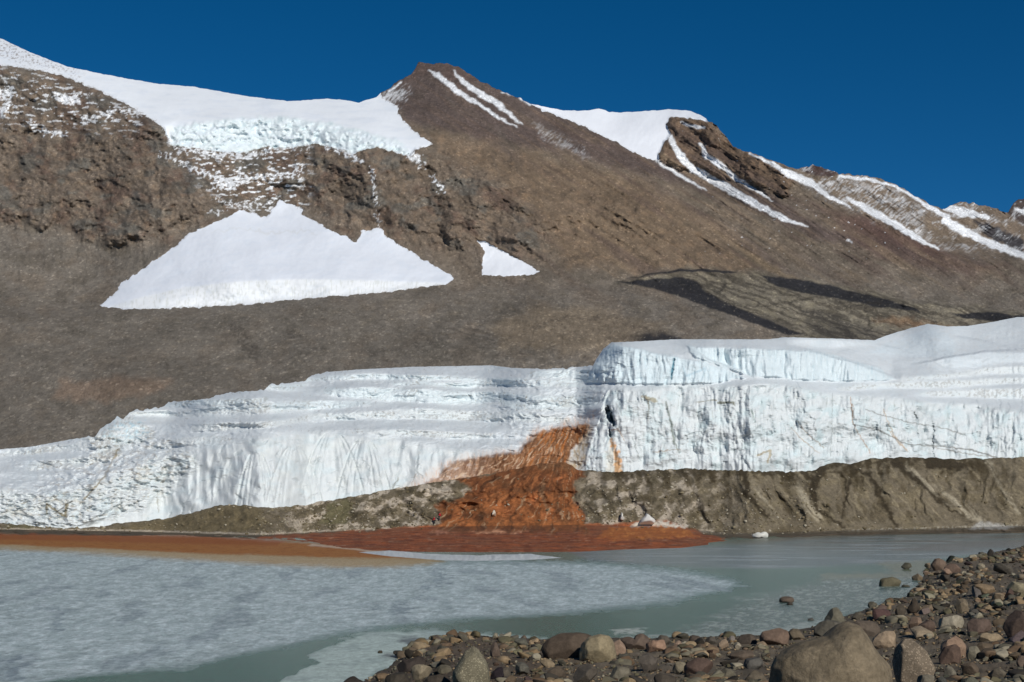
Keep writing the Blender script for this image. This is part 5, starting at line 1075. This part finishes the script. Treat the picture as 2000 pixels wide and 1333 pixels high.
# rubble on the moraine bank
items = []; nr_, nc_ = Ym.shape
while len(items) < 3000:
    r = nrg.randint(NF - 12, nr_ - 2); c = nrg.randint(0, nc_)
    u, v = Um[r, c], Vm[r, c]
    if u < 500 and nrg.rand() < 0.85: continue
    if 850 < u < 1130 and nrg.rand() < 0.9: continue
    if u > 1620 and nrg.rand() < 0.8: continue
    hgt_ = (vtoe(u) - v) / 100.0
    if nrg.rand() < hgt_ * 0.8: continue
    w = min(nrg.lognormal(0, 0.55), 3.4) * 1.25 * ytoe(u) / F
    p = Pm[r, c]; cc = np.array([(132, 122, 98), (96, 86, 64), (160, 152, 134), (112, 102, 82)][nrg.randint(4)])
    if og[r, c] > 0.5 and nrg.rand() < 0.9: continue
    items.append((p[0], p[1], p[2] + w * 0.2, w, w, w * .75, cc))
tag(scatter_stuff('rubble', items, M_stones, 2, 6), 'loose pale rubble strewn over the brown moraine bank below the ice', 'rubble', kind='stuff')

# ------------------------------------------------------------------ ice blocks on the far shore
def mor_at(u, v):
    c = int(round((u - uc[0]) / STEP)); r = int(np.argmin(np.abs(Vm[:, c] - v))); return Pm[r, c]
def ice_block(pts, label, rgb, depth=0.8, seed=3, nm='ice_block'):
    P = np.array(pts, float); c = P.mean(0); base = mor_at(c[0], P[:, 1].max()); m = base[1] / F
    co, fa = ico(4); rs = np.random.RandomState(seed); co = co.copy(); ph = np.arctan2(co[:, 2], co[:, 0])
    th = np.arctan2(-(P[:, 1] - c[1]), P[:, 0] - c[0]); r = np.hypot(P[:, 0] - c[0], P[:, 1] - c[1]); o_ = np.argsort(th); th, r = th[o_], r[o_]
    T3 = np.concatenate([th - 2 * np.pi, th, th + 2 * np.pi]); R = np.hypot(np.interp(ph, T3, np.tile(r * np.cos(th), 3)), np.interp(ph, T3, np.tile(r * np.sin(th), 3)))
    s2 = np.hypot(co[:, 0], co[:, 2]) ** 0.6
    q = np.stack([np.cos(ph) * R * s2, co[:, 1] * np.ptp(P[:, 1]) * depth, np.sin(ph) * R * s2], -1); q = facet(q, 6, rs, .7, .9, True)
    me = tri_mesh(nm, q * m, fa, M_ib); o = bpy.data.objects.new(nm, me); scene.collection.objects.link(o)
    o.location = ((c[0] - 1000) * m, base[1] - 0.3, HC + (VH - c[1]) * m); cc = s2l(rgb); o.color = (*cc, 1)
    return tag(o, label, 'ice block')
M_ib = surface_mat('block_ice', (0.8,), (0.9, 1.05), 0.4, 0.1, rough=0.5, spec=0.3, src='obj', bscale=3.0)
ice_block([(1465, 1046), (1474, 1042.5), (1486, 1041), (1497, 1040), (1501, 1044), (1500, 1049), (1486, 1050.5), (1473, 1050)], 'white wedge of ice lying on the mud at the foot of the bank', (208, 206, 196))
ice_block([(961, 1008), (962, 999), (965, 996), (968, 1001), (968, 1009)], 'small white ice pinnacle standing in the orange falls', (206, 196, 178), seed=5, nm='ice_pinnacle')
ice_block([(1211, 1016), (1212, 1006), (1214, 1001), (1216, 1008), (1218, 1017)], 'thin white ice pinnacle at the foot of the grey bank right of the falls', (206, 204, 196), seed=7, nm='ice_pinnacle')
ice_block([(1248, 1024), (1262, 1003), (1268, 1006), (1280, 1018), (1276, 1026)], 'pointed white ice mound above the orange ledge', (206, 204, 198), seed=9, nm='ice_mound')
# upturned rim of ice along the far edge of the frozen lake
nx = 420; uu = np.linspace(700, 1098, nx); rimv = np.interp(uu, [700, 740, 850, 930, 1010, 1098], [1079, 1083, 1092, 1094, 1092, 1090])
rows = []
for k, (dv, h) in enumerate([(2.5, -0.03), (1.2, 0.16), (-1.0, 0.38), (-4, 0.32), (-8, 0.12), (-10, -0.05)]):
    taper = np.clip(np.minimum((uu - 700) / 60, (1098 - uu) / 60), 0, 1)
    v_ = rimv + dv * taper; Y = HC * F / (v_ - VH)
    jag = 0.55 + 1.0 * fbm(uu / 26, uu * 0 + k * 1.1, 3, 600) + 0.6 * fbm(uu / 70, uu * 0, 2, 606)
    hh = h * taper * (np.clip(jag, 0.1, 2) if h > 0 else 1)
    rows.append(np.stack([(uu - 1000) / F * Y, Y, hh], -1))
rc = np.zeros((6, nx, 3)); rc[:] = s2l((196, 200, 200)); rc *= (1 + 0.25 * fbm(uu[None] / 7 + np.arange(6)[:, None] * 1.7, np.arange(6)[:, None] * 0.9 + uu[None] * 0, 3, 610))[..., None]
rim = grid_mesh('broken_ice', np.array(rows), rc, mat=M_ice); tag(rim, 'low jagged white strip of broken ice between the orange mud and the frozen lake', 'ice')

# ------------------------------------------------------------------ two people in red parkas
def plain_mat(name, rgb, rough=0.8):
    m, nt, b = new_mat(name); tcn = nd(nt, 'ShaderNodeTexCoord'); n = noise_node(nt, tcn.outputs['Object'], 9, 4)
    mr = maprange(nt, n.outputs[0], 0.3, 0.7, 0.8, 1.2); rg = nd(nt, 'ShaderNodeRGB'); rg.outputs[0].default_value = (*s2l(rgb), 1)
    mx = nd(nt, 'ShaderNodeVectorMath', operation='SCALE'); nt.links.new(rg.outputs[0], mx.inputs[0]); nt.links.new(mr.outputs[0], mx.inputs['Scale'])
    nt.links.new(mx.outputs[0], b.inputs['Base Color']); b.inputs['Roughness'].default_value = rough; return m
M_red = plain_mat('red_parka', (178, 16, 38)); M_blk = plain_mat('black_trousers', (30, 30, 32)); M_skin = plain_mat('skin', (196, 148, 124)); M_pack = plain_mat('dark_pack', (52, 12, 20))
def skin(name, verts, edges, radii, mat, parent, sub=1):
    me = bpy.data.meshes.new(name); me.from_pydata(verts, edges, []); o = bpy.data.objects.new(name, me); scene.collection.objects.link(o)
    md = o.modifiers.new('skin', 'SKIN'); md.use_smooth_shade = True
    for i, r in enumerate(radii): me.skin_vertices[0].data[i].radius = (r, r * 0.9)
    me.skin_vertices[0].data[0].use_root = True
    if sub: sd = o.modifiers.new('subdiv', 'SUBSURF'); sd.levels = sub; sd.render_levels = sub
    me.materials.append(mat)
    if parent: o.parent = parent
    return o
def person(u, v, rz, bend, label, stride):
    p = mor_at(u, v); root = bpy.data.objects.new('person', None); scene.collection.objects.link(root)
    root.location = p; root.rotation_euler = (0, 0, rz); tag(root, label, 'person', 'people exploring the foot of the falls')
    s = stride; f = bend
    J = {'pel': (0, 0, .95), 'ch': (f * .5, 0, 1.3), 'nk': (f * .8, 0, 1.5), 'hd': (f, 0, 1.66), 'hip1': (0, .1, .9), 'hip2': (0, -.1, .9), 'kn1': (s * .6, .11, .5), 'kn2': (-s * .2, -.11, .5), 'an1': (s * .8, .12, .08), 'an2': (-s, -.12, .08), 'ft1': (s * .8 + .18, .13, .05), 'ft2': (-s + .18, -.13, .05),
         'sh1': (f * .7, .2, 1.42), 'sh2': (f * .7, -.2, 1.42), 'el1': (f * .7 + .05, .29, 1.15), 'el2': (f * .7 + .08, -.29, 1.15), 'wr1': (f * .7 + .25, .26, .98), 'wr2': (f * .7 + .22, -.26, .94), 'ha1': (f * .7 + .33, .25, .95), 'ha2': (f * .7 + .29, -.25, .90)}
    def sk(nm, names, ed, rad, mat, sub=1):
        idx = {n: i for i, n in enumerate(names)}
        return skin(nm, [J[n] for n in names], [(idx[a_], idx[b_]) for a_, b_ in ed], rad, mat, root, sub)
    sk('body', ['pel', 'ch', 'nk', 'hd', 'sh1', 'sh2', 'el1', 'el2', 'wr1', 'wr2', 'ha1', 'ha2', 'hip1', 'hip2', 'kn1', 'kn2', 'an1', 'an2'],
       [('pel', 'ch'), ('ch', 'nk'), ('nk', 'hd'), ('ch', 'sh1'), ('ch', 'sh2'), ('sh1', 'el1'), ('sh2', 'el2'), ('el1', 'wr1'), ('el2', 'wr2'), ('wr1', 'ha1'), ('wr2', 'ha2'), ('pel', 'hip1'), ('pel', 'hip2'), ('hip1', 'kn1'), ('hip2', 'kn2'), ('kn1', 'an1'), ('kn2', 'an2')],
       [.13, .14, .055, .105, .06, .06, .042, .042, .03, .03, .04, .04, .09, .09, .06, .06, .04, .04], M_skin)
    sk('parka', ['pel', 'ch', 'nk', 'sh1', 'sh2', 'el1', 'el2', 'wr1', 'wr2'], [('pel', 'ch'), ('ch', 'nk'), ('ch', 'sh1'), ('ch', 'sh2'), ('sh1', 'el1'), ('sh2', 'el2'), ('el1', 'wr1'), ('el2', 'wr2')], [.2, .22, .12, .12, .12, .095, .095, .07, .07], M_red)
    sk('trousers', ['pel', 'hip1', 'hip2', 'kn1', 'kn2', 'an1', 'an2'], [('pel', 'hip1'), ('pel', 'hip2'), ('hip1', 'kn1'), ('hip2', 'kn2'), ('kn1', 'an1'), ('kn2', 'an2')], [.16, .12, .12, .095, .095, .08, .08], M_blk)
    for a_, b_ in (('an1', 'ft1'), ('an2', 'ft2')): sk('boot', [a_, b_], [(a_, b_)], [.075, .06], M_blk)
    J['h2'] = (f - .03, 0, 1.74); sk('hat', ['hd', 'h2'], [('hd', 'h2')], [.118, .1], M_blk)
    J['b1'] = (f * .5 - .24, 0, 1.15); J['b2'] = (f * .75 - .24, 0, 1.42); sk('backpack', ['b1', 'b2'], [('b1', 'b2')], [.15, .14], M_pack)
    return root
person(849, 1025, math.radians(200), .12, 'person in a red parka and black trousers, the lower of the two', .22)
person(857, 1017, math.radians(20), .25, 'person in a red parka bending forward, just above and behind the other one', .15)
